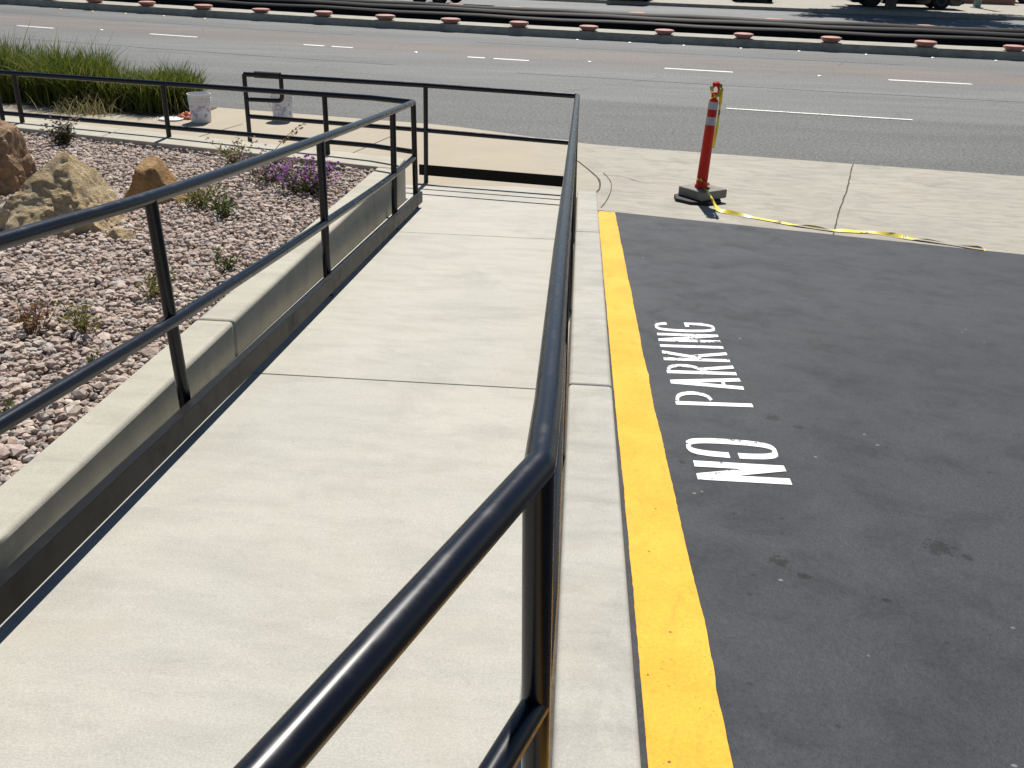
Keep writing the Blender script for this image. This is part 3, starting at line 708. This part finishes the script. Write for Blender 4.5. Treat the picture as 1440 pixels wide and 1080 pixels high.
# ------------------------------------------------------------------ markings
def wob(a, s): return s * noise.noise((a * 3.1, s * 50, 0))
m = MB(); ys = np.linspace(-3, 9.05, 480); vs = []
for y in ys:
    xl = float(np.interp(y, [1.6, 2.7, 4.2, 9.05], [.235, .236, .228, .218])) + .004 * noise.noise((y * 4, 3, 0)) + .0018 * noise.noise((y * 31, 8, 0))
    xr = float(np.interp(y, [1.6, 2.2, 2.7, 3.4, 4.2, 6.2, 9.05], [.428, .430, .422, .412, .401, .392, .378])) + .005 * noise.noise((y * 2.4, 9, 0)) + .003 * noise.noise((y * 9, 5, 0)) + .0022 * noise.noise((y * 34, 2, 0))
    if y > 8.95: xl += .008
    for x in (xl, (xl + xr) / 2, xr): vs.append((x, y, zl(x, y) + .0022))
m.add(vs, [(3 * i + j, 3 * i + j + 1, 3 * i + j + 4, 3 * i + j + 3) for i in range(len(ys) - 1) for j in (0, 1)])
tag(m.build('yellow_stripe', M['yellow']), 'long yellow painted stripe on the asphalt beside the concrete kerb', 'road marking')

# stencilled words: u runs along the lot (away from the camera), v from letter foot to letter head
def stroke(m, pts, w, k, closed=False):
    P = [Vector(p) for p in pts]; n = len(P); vs = []
    for i in range(n):
        a = P[i] - P[i - 1] if i else P[1] - P[0]; b = P[i + 1] - P[i] if i < n - 1 else P[-1] - P[-2]
        a.normalize(); b.normalize(); t = (a + b).normalized(); nr = Vector((-t.y, t.x)); kk = 1 / max(.6, nr.dot(Vector((-a.y, a.x))))
        for s in (-1, 1): vs.append(P[i] + nr * w / 2 * kk * s)
    m.append((vs, [(2 * i, 2 * i + 1, 2 * i + 3, 2 * i + 2) for i in range(n - 1)], k))
def glyph(ch, W, w):
    S = []; h = w / 2
    def st(*p): stroke(S, p, w, len(S))
    def bar(u, a=0, b=1, dx=0): stroke(S, [(u, a), (u + dx, b)], w, len(S))
    if ch == 'N': bar(h); bar(W - h); stroke(S, [(h, .985), (W - h, .015)], w, len(S))
    elif ch == 'I': bar(h)
    elif ch == 'O':
        el = [(W / 2 - (W / 2 - h) * math.copysign(abs(math.cos(t)) ** .55, math.cos(t)), .5 + (.5 - h * .55) * math.copysign(abs(math.sin(t)) ** .8, math.sin(t))) for t in np.linspace(.06, 2 * PI - .06, 44)]
        stroke(S, el[:12], w, 0); stroke(S, [Vector(el[11]).lerp(Vector(el[12]), .45)] + el[12:], w, 0)
    elif ch == 'P':
        bar(h); bw = W - h
        stroke(S, [(w * 1.12, .97)] + [(w * 1.12 + (bw - w * 1.12) * math.sin(t) ** .8, .745 + .225 * math.cos(t)) for t in np.linspace(.25, PI - .12, 16)], w * .95, 1)
    elif ch == 'R':
        bar(h); bw = W - h
        stroke(S, [(w * 1.12, .97)] + [(w * 1.12 + (bw - w * 1.12) * math.sin(t) ** .8, .745 + .225 * math.cos(t)) for t in np.linspace(.25, PI - .12, 16)], w * .95, 1)
        stroke(S, [(w * 1.5, .52), (W - h, 0)], w, 2)
    elif ch == 'A':
        stroke(S, [(h, 0), (W / 2 - h * .1, 1)], w, 0); stroke(S, [(W - h, 0), (W / 2 + h * .1, 1)], w, 1); stroke(S, [(W * .26, .26), (W * .74, .26)], .05, 2)
    elif ch == 'K':
        bar(h); stroke(S, [(w, .42), (W - h, 1)], w, 1); stroke(S, [(w * 1.6, .56), (W - h, 0)], w, 2)
    elif ch == 'G':
        el = [(W / 2 - (W / 2 - h) * math.copysign(abs(math.cos(t)) ** .7, math.cos(t)), .5 + (.5 - h * .5) * math.sin(t)) for t in np.linspace(2.55, -PI + .2, 34)]
        el = [(W / 2 + (W / 2 - h) * math.copysign(abs(math.cos(t)) ** .6, math.cos(t)), .5 + (.5 - h * .5) * math.copysign(abs(math.sin(t)) ** .9, math.sin(t))) for t in np.linspace(.62, 2 * PI - .25, 36)]
        stroke(S, el, w, 0); stroke(S, [(W - h * 1.0, .16), (W - h * 1.0, .47)], w * .9, 1); stroke(S, [(W * .52, .46), (W - h * .2, .46)], .07, 2)
    return S
XB, XT = .850, .503
lt = thing('painted_lettering', 'white stencilled words NO PARKING painted on the dark asphalt', 'lettering', (.68, 4.3, zl(.68, 4.3)))
for ch, y0, y1, w, xb, xt, sk in (('N', 3.253, 3.425, .054, .874, .517, .026), ('O', 3.468, 3.662, .054, .870, .508, .02), ('P', 4.062, 4.245, .047, .860, .505, .050), ('A', 4.292, 4.458, .047, .854, .505, .052),
                                 ('R', 4.502, 4.650, .047, .850, .500, .055), ('K', 4.708, 4.870, .047, .846, .499, .058), ('I', 4.936, 4.976, .045, .843, .498, .06), ('N', 5.042, 5.196, .046, .843, .497, .06), ('G', 5.232, 5.428, .049, .840, .499, .06)):
    m = MB()
    for vs, fs, k in glyph(ch, y1 - y0, w):
        out = []
        for v in vs:
            x = xb + (xt - xb) * v.y; y = y0 + v.x - sk * v.y
            x += .0022 * noise.noise((x * 40, y * 40, 1)); y += .0018 * noise.noise((x * 45, y * 45, 7)); out.append((x, y, zl(x, y) + .0018 + .0005 * k))
        m.add(out, fs)
    m.build('letter', M['stencil'], lt)

# lane lines and markers on the street
def flat_line(name, x0, x1, ym, w, mat, label, group=None, z=-.992, gap=None, cat='road marking'):
    m = MB(); xs_ = np.linspace(x0, x1, 8); vs = []
    for x in xs_:
        for s in (-.5, .5): vs.append((x, road(x, ym) + s * w, z))
    fs = [(2 * i, 2 * i + 2, 2 * i + 3, 2 * i + 1) for i in range(7) if i != gap]
    m.add(vs, fs); return tag(m.build(name, mat), label, cat, group)
for x0, x1, ym, gp_ in ((-15.2, -14.0, 23.15, None), (-11.18, -9.80, 23.42, None), (-6.83, -5.55, 23.32, 3), (-2.65, -1.22, 22.9, 2), (1.80, 3.26, 22.96, None), (6.50, 8.16, 23.1, None), (10.9, 12.3, 23.0, None)):
    flat_line('lane_dash', x0, x1, ym, .15, M['white'], 'short white lane dash on the grey street', 'white lane dashes on the street', -.996, gp_)
flat_line('edge_line', 2.45, 5.4, 17.52, .09, M['white'], 'thin worn solid white line at the edge of the darker asphalt', None, -.990)
def marker(x, ym, mat, label, group):
    y = road(x, ym); m = MB(); m.lathe([(.052, 0), (.05, .009), (.036, .018), (.0, .020)], (x, y, -.999), 12); tag(m.build('road_marker', mat, None, True), label, 'road marker', group)
for x, ym in ((-12.7, 23.5), (-3.93, 23.15), (.15, 23.35), (5.09, 23.1), (10.0, 23.1)):
    marker(x, ym, M['marker_w'], 'round white raised marker between the lane dashes', 'white markers between lane dashes')
for x in (-17.0, -15.75, -14.5, -13.1, -11.65):
    marker(x, 28.5, M['marker_y'], 'small yellow raised marker along the median kerb', 'yellow markers by the median kerb')
for x in (-.19, 1.25, 2.7, 4.2, 5.7, 7.4, 9.05, 10.6):
    marker(x, 28.6, M['marker_w'], 'pale raised marker at the foot of the median kerb', 'pale markers by the median kerb')

# ------------------------------------------------------------------ median: pipes and pink caps
def prot_puck():
    m = MB(); m.lathe([(.17, 0), (.20, .02), (.265, .075), (.285, .10), (.275, .13), (.22, .145), (.0, .15)], (0, 0, 0), 24)
    return m.build('bollard', M['puck'], None, True)
pk = prot_puck(); first = True
def put_puck(x, ym, z, label, group):
    global first
    o = pk if first else pk.copy()
    if not first: C.objects.link(o)
    first = False
    o.location = (x, road(x, ym), z); o.rotation_euler = (0, 0, random.uniform(0, 6)); s = random.uniform(.94, 1.06); o.scale = (s, s, s * random.uniform(.9, 1.1)); tag(o, label, 'bollard', group)
for x in (-19.6, -17.8, -16.0, -14.0, -11.95, -9.95, -7.87, -5.9, -3.9, -1.88, .11, 2.2, 4.32, 6.6, 9.0, 11.2, 13.4):
    put_puck(x, 29.22, -.79, 'low pink mushroom shaped bollard on the near median kerb', 'pink bollards on the near median kerb')
for x in (-14.9, -12.8, -10.6, -8.5, -6.5, -4.58, -2.45, -.42, 1.73, 3.95, 6.18, 8.56, 10.9, 13.2, 15.5):
    put_puck(x, 35.72, -.79, 'low pink mushroom shaped bollard on the far median kerb', 'pink bollards on the far median kerb')
for ym, zz, r, lab in ((31.3, -.83, .20, 'long black pipe lying in the median nearest the near kerb'), (32.7, -.80, .24, 'long black pipe lying along the middle of the median'), (34.3, -.80, .24, 'long black pipe lying in the median nearest the far kerb')):
    m = MB(); m.tube([(x, road(x, ym) + .05 * math.sin(x * .7), zz + .015 * math.sin(x * 1.3 + ym)) for x in np.linspace(-45, 45, 70)], r, 12)
    tag(m.build('pipe', M['pipe'], None, True), lab, 'pipe')

# ------------------------------------------------------------------ delineator post with caution tape
dx, dy = 1.262, 9.93; dz = zside(dx, dy)
dl = thing('delineator_post', 'leaning orange red delineator post with grey bands on a grey block', 'traffic post', (dx, dy, dz))
m = MB(); oc = [(dx - .03 + .235 * math.cos(2 * PI * k / 8 + PI / 8) * (1.05), dy - .04 + .235 * math.sin(2 * PI * k / 8 + PI / 8), dz + .042) for k in range(8)]
m.prism(oc, .040); m.build('rubber_base', M['rubber'], dl, bevel=.008)
m = MB()   # square block with a round recess for the tube
rz = R(38); s_ = .185
m.box((dx + .02, dy + .0, dz + .088), (.345, .345, .09), rz); m.build('base_block', M['block'], dl, bevel=.01)
top = Vector((1.305, 9.96, .300)); bot = Vector((dx, dy, dz + .134)); ax = (top - bot)
def at(t): return bot + ax * t
prof = [(0, .064), (.03, .057), (.3, .0535), (.6, .049), (.80, .046)]
m = MB()
def ringtube(m, ts, rs, seg=22):
    a = ax.normalized(); u = a.orthogonal().normalized(); v = a.cross(u); vs = []
    for t, r in zip(ts, rs):
        for j in range(seg): th = 2 * PI * j / seg; vs.append(at(t) + (u * math.cos(th) + v * math.sin(th)) * r)
    n = len(ts)
    m.add(vs, [(i * seg + j, i * seg + (j + 1) % seg, (i + 1) * seg + (j + 1) % seg, (i + 1) * seg + j) for i in range(n - 1) for j in range(seg)] + [tuple(range(seg - 1, -1, -1)), tuple((n - 1) * seg + j for j in range(seg))])
ringtube(m, [0, .015, .03, .3, .6, .82, .835, .84], [.066, .066, .0565, .053, .049, .0455, .036, .034]); m.build('tube', M['red'], dl, True)
for t0, t1 in ((.60, .675), (.745, .815)):
    m = MB(); ringtube(m, [t0, t1], [.0512 - .004 * (t0 - .6), .0495 - .003 * (t0 - .6)]); m.build('reflective_band', M['band'], dl, True)
m = MB(); u = Vector((1, 0, 0))   # handle: neck, open loop, bulb
ringtube(m, [.835, .86, .885, .90], [.033, .030, .034, .036], 16)
m.tube([at(.895) + u * -.03, at(.925) + u * -.036, at(.955) + u * -.02, at(.962)], .012, 8); m.tube([at(.895) + u * .03, at(.925) + u * .036, at(.955) + u * .02, at(.962)], .012, 8)
ringtube(m, [.950, .962, .985, 1.0], [.018, .036, .036, .018], 16)
m.build('handle', M['red'], dl, True)
# tape: knotted at the handle, hanging down the post, round its foot, then along the ground
def ribbon(pts, w, twist, seed, lift=0):
    rnd = random.Random(seed); P = arc(pts, 9); vs = []; n = len(P); ang = 0
    for i, p in enumerate(P):
        a = Vector(P[max(i - 1, 0)]); b = Vector(P[min(i + 1, n - 1)]); d = (b - a).normalized(); up = Vector((0, 0, 1)) if abs(d.z) < .9 else Vector((0, -1, 0))
        s = d.cross(up).normalized(); t = s.cross(d); ang = twist * math.sin(i * .11 + seed) + .5 * twist * math.sin(i * .29 + 2 * seed); ww = w * (.78 + .22 * math.cos(i * .23 + seed))
        q = (s * math.cos(ang) + t * math.sin(ang)) * ww / 2
        c_ = Vector(p) + Vector((0, 0, lift + abs(math.sin(ang)) * ww / 2))
        vs += [c_ - q, c_ + q]
    return vs, [(2 * i, 2 * i + 1, 2 * i + 3, 2 * i + 2) for i in range(n - 1)]
ct = thing('caution_tape', 'yellow caution tape tied to the leaning post and trailing over the apron', 'tape', (dx + .1, dy - .2, dz))
m = MB()
def gz(x, y): return (x, y, (zside(x, y) if y > lot_edge(x) else zl(x, y)) + .008)
gpts = [(1.30, 9.70, dz + .135), (1.335, 9.60, dz + .10), (1.37, 9.52, dz + .045), gz(1.43, 9.38), gz(1.60, 9.27), gz(1.80, 9.17), gz(2.04, 9.02), gz(2.20, 8.96), gz(2.36, 8.90), gz(2.55, 8.905), gz(2.75, 8.90), gz(2.95, 8.80), gz(3.15, 8.74), gz(3.35, 8.66), gz(3.52, 8.57), gz(3.60, 8.53)]
m.add(*ribbon(gpts, .062, .55, 1)); m.build('ground_length', M['tape'], ct)
m = MB()
hp = [at(.93) + Vector((.045, -.05, 0)), at(.88) + Vector((.056, -.035, 0)), at(.80) + Vector((.062, -.02, 0)), at(.66) + Vector((.066, -.02, 0)), at(.5) + Vector((.064, -.02, 0)), at(.38) + Vector((.060, -.02, 0))]
m.add(*ribbon([tuple(p) for p in hp], .036, .5, 4)); m.build('hanging_end', M['tape'], ct)
m = MB()
m.add(*ribbon([tuple(at(.95) + Vector((-.045, -.03, 0))), tuple(at(.90) + Vector((-.03, -.06, 0))), tuple(at(.86) + Vector((.02, -.062, 0))), tuple(at(.835) + Vector((.012, -.07, 0)))], .065, .6, 2))
m.add(*ribbon([tuple(at(.96) + Vector((.03, -.04, 0))), tuple(at(.92) + Vector((.055, -.045, 0))), tuple(at(.87) + Vector((.01, -.072, 0))), tuple(at(.85) + Vector((-.045, -.05, 0)))], .06, .6, 7)); m.build('knot', M['tape'], ct)
m = MB()
wp = []
for k in range(12):
    th = -2.6 + k * .36; wp.append(tuple(bot + ax * (.10 - k * .0105) + Vector((math.cos(th) * .068, math.sin(th) * .068, 0))))
wp.append((1.30, 9.70, dz + .15)); m.add(*ribbon(wp, .05, .35, 3)); m.build('foot_wrap', M['tape'], ct)

# ------------------------------------------------------------------ pails, lid, cloth
def pail(loc, label, rz, h=.37):
    root = thing('bucket', label, 'bucket', loc); x, y, z = loc
    m = MB(); prof = [(.128, 0), (.131, .006), (.142, h * .72), (.150, h * .725), (.150, h * .75), (.144, h * .755), (.1455, h * .82), (.153, h * .825), (.153, h * .85), (.147, h * .855), (.149, h * .97), (.155, h * .975), (.155, h), (.146, h), (.125, .02), (.0, .018)]
    m.lathe(prof, loc, 36); m.build('pail_body', M['pail'], root, True)
    m = MB(); vs = []; k = 16
    for i in range(k + 1):
        a = rz - 1.15 + 2.3 * i / k
        for zz in (.05, h * .62): r = .1315 + (.142 - .131) * zz / (h * .72) + .0012; vs.append((x + r * math.cos(a), y + r * math.sin(a), z + zz))
    m.add(vs, [(2 * i, 2 * i + 2, 2 * i + 3, 2 * i + 1) for i in range(k)]); m.build('paper_label', M['label'], root, True)
    m = MB(); pts = [(x + .157 * math.cos(t) , y - .155 - .02 * math.sin(t), z + h * .86 - .155 * math.sin(t)) for t in np.linspace(0, PI, 18)]
    m.tube(pts, .0028, 6); m.build('wire_handle', M['wire'], root, True)
    return root
pail((-5.07, 13.08, zside(-5.07, 13.08)), 'white plastic bucket beside the tall grass, left of the gate loop', -1.35)
pail((-4.08, 13.52, zside(-4.08, 13.52)), 'white plastic bucket seen through the return loop of the handrail', -1.45)
m = MB(); m.lathe([(.158, 0), (.160, .02), (.150, .024), (.146, .018), (.0, .016)], (-5.50, 13.12, zside(-5.5, 13.12) + .004), 32)
tag(m.build('round_cover', M['pail'], None, True), 'white round bucket lid lying flat on the pavement left of the bucket', 'lid')
bm = bmesh.new(); bmesh.ops.create_icosphere(bm, subdivisions=4, radius=1)
for v in bm.verts:
    q = v.co; k = .8 + .5 * noise.noise(q * 2.3 + Vector((3, 1, 2))) + .2 * noise.noise(q * 6); v.co = Vector((q.x * .17 * k, q.y * .11 * k, max(q.z, -.1) * .085 * k))
me = bpy.data.meshes.new('glove'); bm.to_mesh(me); bm.free(); me.materials.append(M['coral'])
for p in me.polygons: p.use_smooth = True
o = bpy.data.objects.new('rag', me); C.objects.link(o); o.location = (-5.33, 13.28, zside(-5.33, 13.28) + .01); tag(o, 'crumpled coral red rag on the pavement between lid and bucket', 'rag')

# ------------------------------------------------------------------ far side of the street
def wheel(root, c, r, w, ax_, parent=None):
    def ring(prof, name, mat, par):
        m = MB(); seg = 26; vs = []; n = len(prof); d = Vector(ax_).normalized(); u = Vector((0, 0, 1)); v = d.cross(u)
        for rr, t in prof:
            for j in range(seg): th = 2 * PI * j / seg; vs.append(Vector(c) + d * t + (u * math.cos(th) + v * math.sin(th)) * rr)
        m.add(vs, [(i * seg + j, i * seg + (j + 1) % seg, (i + 1) * seg + (j + 1) % seg, (i + 1) * seg + j) for i in range(n - 1) for j in range(seg)] + [tuple(range(seg - 1, -1, -1)), tuple((n - 1) * seg + j for j in range(seg))])
        return m.build(name, mat, par, True)
    h = w / 2
    t = ring([(r * .62, -h), (r * .93, -h), (r, -h * .7), (r, h * .7), (r * .93, h), (r * .62, h)], 'wheel', M['tyre'], root)
    ring([(r * .6, -h * .9), (r * .6, h * .98), (r * .5, h * 1.02), (r * .2, h * .9), (.02, h * .95)], 'rim', M['rimdark'], t)
def vehicle(name, label, x, y, z, ang, L, W, Ht, paintm, suv=False):
    root = thing(name, label, 'car', (x, y, z)); cs, sn = math.cos(ang), math.sin(ang)
    def T(p): return (x + p[0] * cs - p[1] * sn, y + p[0] * sn + p[1] * cs, z + p[2])
    h = L / 2; bz = .20 if not suv else .17; belt = Ht * .60; wr = .33 if not suv else .39; wx = h * .60
    # lower body: stations along the length, closed cross sections, with wheel arches lifting the sill
    def sill(u):
        for c_ in (-wx, wx):
            d = abs(u - c_)
            if d < wr + .07: return max(bz, math.sqrt((wr + .07) ** 2 - d * d) + wr * .55)
        return bz
    us = np.linspace(-h, h, 57); m = MB(); vs = []
    for u in us:
        e = abs(u) / h; wv = W / 2 * (1 - .12 * e ** 6); front = u > 0
        tp_ = belt - (.16 if front else .06) * max(0, (e - .35) / .65) ** 1.5 - (.22 * max(0, (e - .93) / .07))
        s0 = sill(u) + .12 * max(0, (e - .93) / .07)
        s0 = min(s0, tp_ - .12)
        mid = (s0 + tp_) / 2
        for yy, zz in ((-wv * .93, s0), (-wv, mid), (-wv * .97, tp_ - .06), (-wv * .88, tp_), (wv * .88, tp_), (wv * .97, tp_ - .06), (wv, mid), (wv * .93, s0)): vs.append(T((u, yy, zz)))
    k = 8; n = len(us)
    m.add(vs, [(i * k + j, i * k + (j + 1) % k, (i + 1) * k + (j + 1) % k, (i + 1) * k + j) for i in range(n - 1) for j in range(k)] + [tuple(range(k)), tuple((n - 1) * k + j for j in range(k))])
    body = m.build('body', paintm, root, True)
    # cabin glass and roof
    r0, r1, f1, f0 = (-h * .93, -h * .82, h * .10, h * .42) if suv else (-h * .78, -h * .48, h * .12, h * .48)
    def cab(z0, z1, a0, a1, w0, w1, nm, mt):
        m = MB(); vs = [T(p) for p in ((a0[0], -w0, z0), (a0[1], -w0, z0), (a0[1], w0, z0), (a0[0], w0, z0), (a1[0], -w1, z1), (a1[1], -w1, z1), (a1[1], w1, z1), (a1[0], w1, z1))]
        m.add(vs, [(3, 2, 1, 0), (4, 5, 6, 7), (0, 1, 5, 4), (1, 2, 6, 5), (2, 3, 7, 6), (3, 0, 4, 7)]); return m.build(nm, mt, root, bevel=.03)
    cab(belt - .03, Ht - .06, (r0, f0), (r1, f1), W * .45, W * .37, 'windows', M['glass'])
    cab(Ht - .06, Ht, (r1 - .02, f1 + .03), (r1 + .12, f1 - .12), W * .375, W * .34, 'roof', paintm)
    for u in (-wx, wx):
        for s in (-1, 1):
            c_ = T((u, s * (W / 2 - .12), wr)); wheel(root, c_, wr, .22, (-sn * s, cs * s, 0))
    for s in (-1, 1):
        m = MB(); p = T((h * .965, s * W * .34, belt * .80)); m.box(p, (.10, .34, .13), ang); m.build('headlight', M['lamp'], root, bevel=.03)
        m = MB(); p = T((-h * .965, s * W * .36, belt * .82)); m.box(p, (.10, .24, .16), ang); m.build('tail_light', M['redlamp'], root, bevel=.03)
        m = MB(); p = T((h * .2, s * (W / 2 + .07), belt + .06)); m.box(p, (.12, .18, .12), ang); m.build('mirror', paintm, root, bevel=.03)
    m = MB(); m.box(T((h * .985, 0, bz + .16)), (.10, W * .86, .17), ang); m.build('bumper', M['rubber'], root, bevel=.03)
    m = MB(); m.box(T((h * .97, 0, bz + .36)), (.08, W * .42, .12), ang); m.build('grille', M['rubber'], root, bevel=.02)
    return root
def rd(x): return math.atan(-.18 + .008 * x)
vehicle('parked_car', 'dark navy car facing the street at the far kerb, left of the tree shade', 2.05, road(2.05, 48.6), -.86, rd(2) - PI / 2, 4.4, 1.85, 1.45, M['carnavy'])
vehicle('parked_car', 'black car facing the street across the far pavement', 7.9, road(7.9, 52.3), -.86, rd(8) - PI / 2, 4.5, 1.85, 1.45, M['carblack'])
vehicle('parked_car', 'large black car parked side-on in the tree shade', 14.5, road(14.5, 51.2), -.86, rd(14.5), 5.0, 1.95, 1.85, M['carblack'], True)
vehicle('parked_car', 'dark car parked at the right edge behind the brick wall', 24.6, road(24.6, 60.5), -.86, rd(24) + PI, 4.6, 1.85, 1.45, M['carblack'])
# tandem trailer passing on the far carriageway
tx_ = -6.3; ty_ = road(tx_, 40.4); ta = rd(tx_); tr = thing('trailer', 'pale box trailer with two close dark wheels on the far carriageway', 'trailer', (tx_, ty_, -1.0))
cs, sn = math.cos(ta), math.sin(ta)
def TT(p): return (tx_ + p[0] * cs - p[1] * sn, ty_ + p[0] * sn + p[1] * cs, -1.0 + p[2])
m = MB(); m.box(TT((0, 1.0, 1.55)), (4.4, 1.9, 1.75), ta); m.build('box_body', M['carwhite'], tr, bevel=.03)
m = MB(); m.box(TT((0, 1.0, .58)), (4.5, 1.7, .14), ta); m.tube([TT((2.25, 1.0, .56)), TT((3.5, 1.0, .52))], .05, 8); m.build('chassis', M['rubber'], tr)
m = MB(); m.box(TT((0, -.03, .80)), (1.9, .26, .06), ta); m.build('mudguard', M['chrome'], tr, bevel=.015)
for u in (-.43, .43):
    for s in (0, 1): wheel(tr, TT((u, .06 + 1.88 * s, .33)), .33, .22, (sn, -cs, 0) if s == 0 else (-sn, cs, 0))
# brick wall, green post
bw = thing('brick_wall', 'low red brick wall with pale coping on the far side of the street', 'wall', (19.5, road(19.5, 57.8), -.86))
m = MB(); m2 = MB()
for a, b in ((6, 14), (14.02, 22.0)):
    ya_, yb_ = road(a, 57.6), road(b, 57.6)
    m.prism([(a, ya_, .02), (b, yb_, .02), (b, yb_ + .3, .02), (a, ya_ + .3, .02)], .88)
    m2.prism([(a - .0, ya_ - .03, .09), (b, yb_ - .03, .09), (b, yb_ + .33, .09), (a, ya_ + .33, .09)], .068)
m.build('brickwork', M['brick'], bw); m2.build('coping', M['medc'], bw, bevel=.01)
gp0 = (18.55, road(18.55, 53.2), -.86); gpt = thing('street_post', 'grey green square metal post before the red brick wall', 'post', gp0)
m = MB(); m.box((gp0[0], gp0[1], -.84), (.46, .46, .04)); m.build('foot_plate', M['chrome'], gpt, bevel=.006)
m = MB(); m.box((gp0[0], gp0[1], .95), (.28, .28, 3.54)); m.build('shaft', M['greenpost'], gpt, bevel=.02)
m = MB(); m.lathe([(.2, 0), (.2, .06), (.12, .14), (.0, .16)], (gp0[0], gp0[1], 2.722), 12); m.build('cap', M['greenpost'], gpt)

# tree whose shade falls on the far carriageway
tp0 = Vector((13.4, road(13.4, 49.0) , -.86)); te = thing('tree', 'broad dark green street tree in front of the large black car', 'tree', tp0)
m = MB(); LV = []; LF = []
trunk = [tp0 + Vector((0, 0, -.1)), tp0 + Vector((.05, 0, .8)), tp0 + Vector((-.05, .05, 1.7)), tp0 + Vector((.0, .0, 2.5))]
m.tube(trunk, .26, 12, True, .17); tips = []
for k in range(13):
    a = k * 2.4; e = random.uniform(.15, .9); L = random.uniform(3.0, 4.9); p = trunk[-1] - Vector((0, 0, random.uniform(0, .7))); pts = [p.copy()]; d = Vector((math.cos(a) * math.cos(e), math.sin(a) * math.cos(e), math.sin(e)))
    for j in range(5): p = p + d * L / 5; d = (d + Vector((random.gauss(0, .15), random.gauss(0, .15), .02))).normalized(); pts.append(p.copy())
    m.tube(pts, .09, 7, True, .02); tips += pts[2:]
m.build('trunk', M['bark'], te, True)
cl = [t + Vector((random.gauss(0, .5), random.gauss(0, .4), random.gauss(0, .35))) for t in tips for _ in range(3)]
nl = 30000; ci = rng.integers(0, len(cl), nl); cc = np.array([tuple(c_) for c_ in cl])[ci]; dirs = rng.normal(0, 1, (nl, 3)); dirs /= np.linalg.norm(dirs, axis=1)[:, None]
cen = cc + dirs * (rng.random((nl, 1)) ** .5) * np.array([.85, .8, .6]); u = rng.normal(0, 1, (nl, 3)); u /= np.linalg.norm(u, axis=1)[:, None]; v = np.cross(u, rng.normal(0, 1, (nl, 3))); v /= np.linalg.norm(v, axis=1)[:, None]
s = rng.uniform(.11, .20, (nl, 1)); quad = np.stack([cen - u * s, cen - v * s * .5, cen + u * s, cen + v * s * .5], 1).reshape(-1, 3) - np.array(tp0)
np_mesh('crown', quad, np.arange(nl * 4).reshape(-1, 4), M['crown'], te)

# ------------------------------------------------------------------ light
sd = Vector((.008, .60, .80)).normalized()
el = math.asin(sd.z); azm = math.atan2(sd.x, sd.y)
w = bpy.data.worlds.new('World'); sc.world = w; w.use_nodes = True; nt = w.node_tree
sky = nt.nodes.new('ShaderNodeTexSky'); sky.sky_type = 'NISHITA'; sky.sun_disc = False; sky.sun_elevation = el; sky.sun_rotation = azm
sky.air_density = 1.0; sky.dust_density = .15; sky.ozone_density = 3.0
bg = nt.nodes['Background']; nt.links.new(sky.outputs[0], bg.inputs[0]); bg.inputs[1].default_value = .05
sl = bpy.data.lights.new('sun', 'SUN'); sl.energy = 5.0; sl.angle = R(.53); sl.color = (1, .955, .885)
so = bpy.data.objects.new('sun', sl); C.objects.link(so); so.rotation_euler = sd.to_track_quat('Z', 'Y').to_euler()

# ------------------------------------------------------------------ camera
F_ = 1373.0; P_ = R(24.5); RO = R(1.8); YW = R(-3.4)
Fw = Vector((math.sin(YW) * math.cos(P_), math.cos(YW) * math.cos(P_), -math.sin(P_)))
r0 = Vector((math.cos(YW), -math.sin(YW), 0)); u0 = r0.cross(Fw)
rr = r0 * math.cos(RO) + u0 * math.sin(RO); uu = u0 * math.cos(RO) - r0 * math.sin(RO)
cd = bpy.data.cameras.new('camera'); cd.sensor_fit = 'HORIZONTAL'; cd.sensor_width = 36; cd.lens = F_ / 1440 * 36; cd.clip_end = 2000; cd.clip_start = .05
co = bpy.data.objects.new('camera', cd); C.objects.link(co)
mw = Matrix.Identity(4)
for i in range(3): mw[i][0] = rr[i]; mw[i][1] = uu[i]; mw[i][2] = -Fw[i]
mw.translation = Vector((0, 0, 1.5)); co.matrix_world = mw; sc.camera = co
sc.view_settings.view_transform = 'Standard'; sc.view_settings.look = 'None'; sc.view_settings.exposure = .45; sc.view_settings.gamma = 1
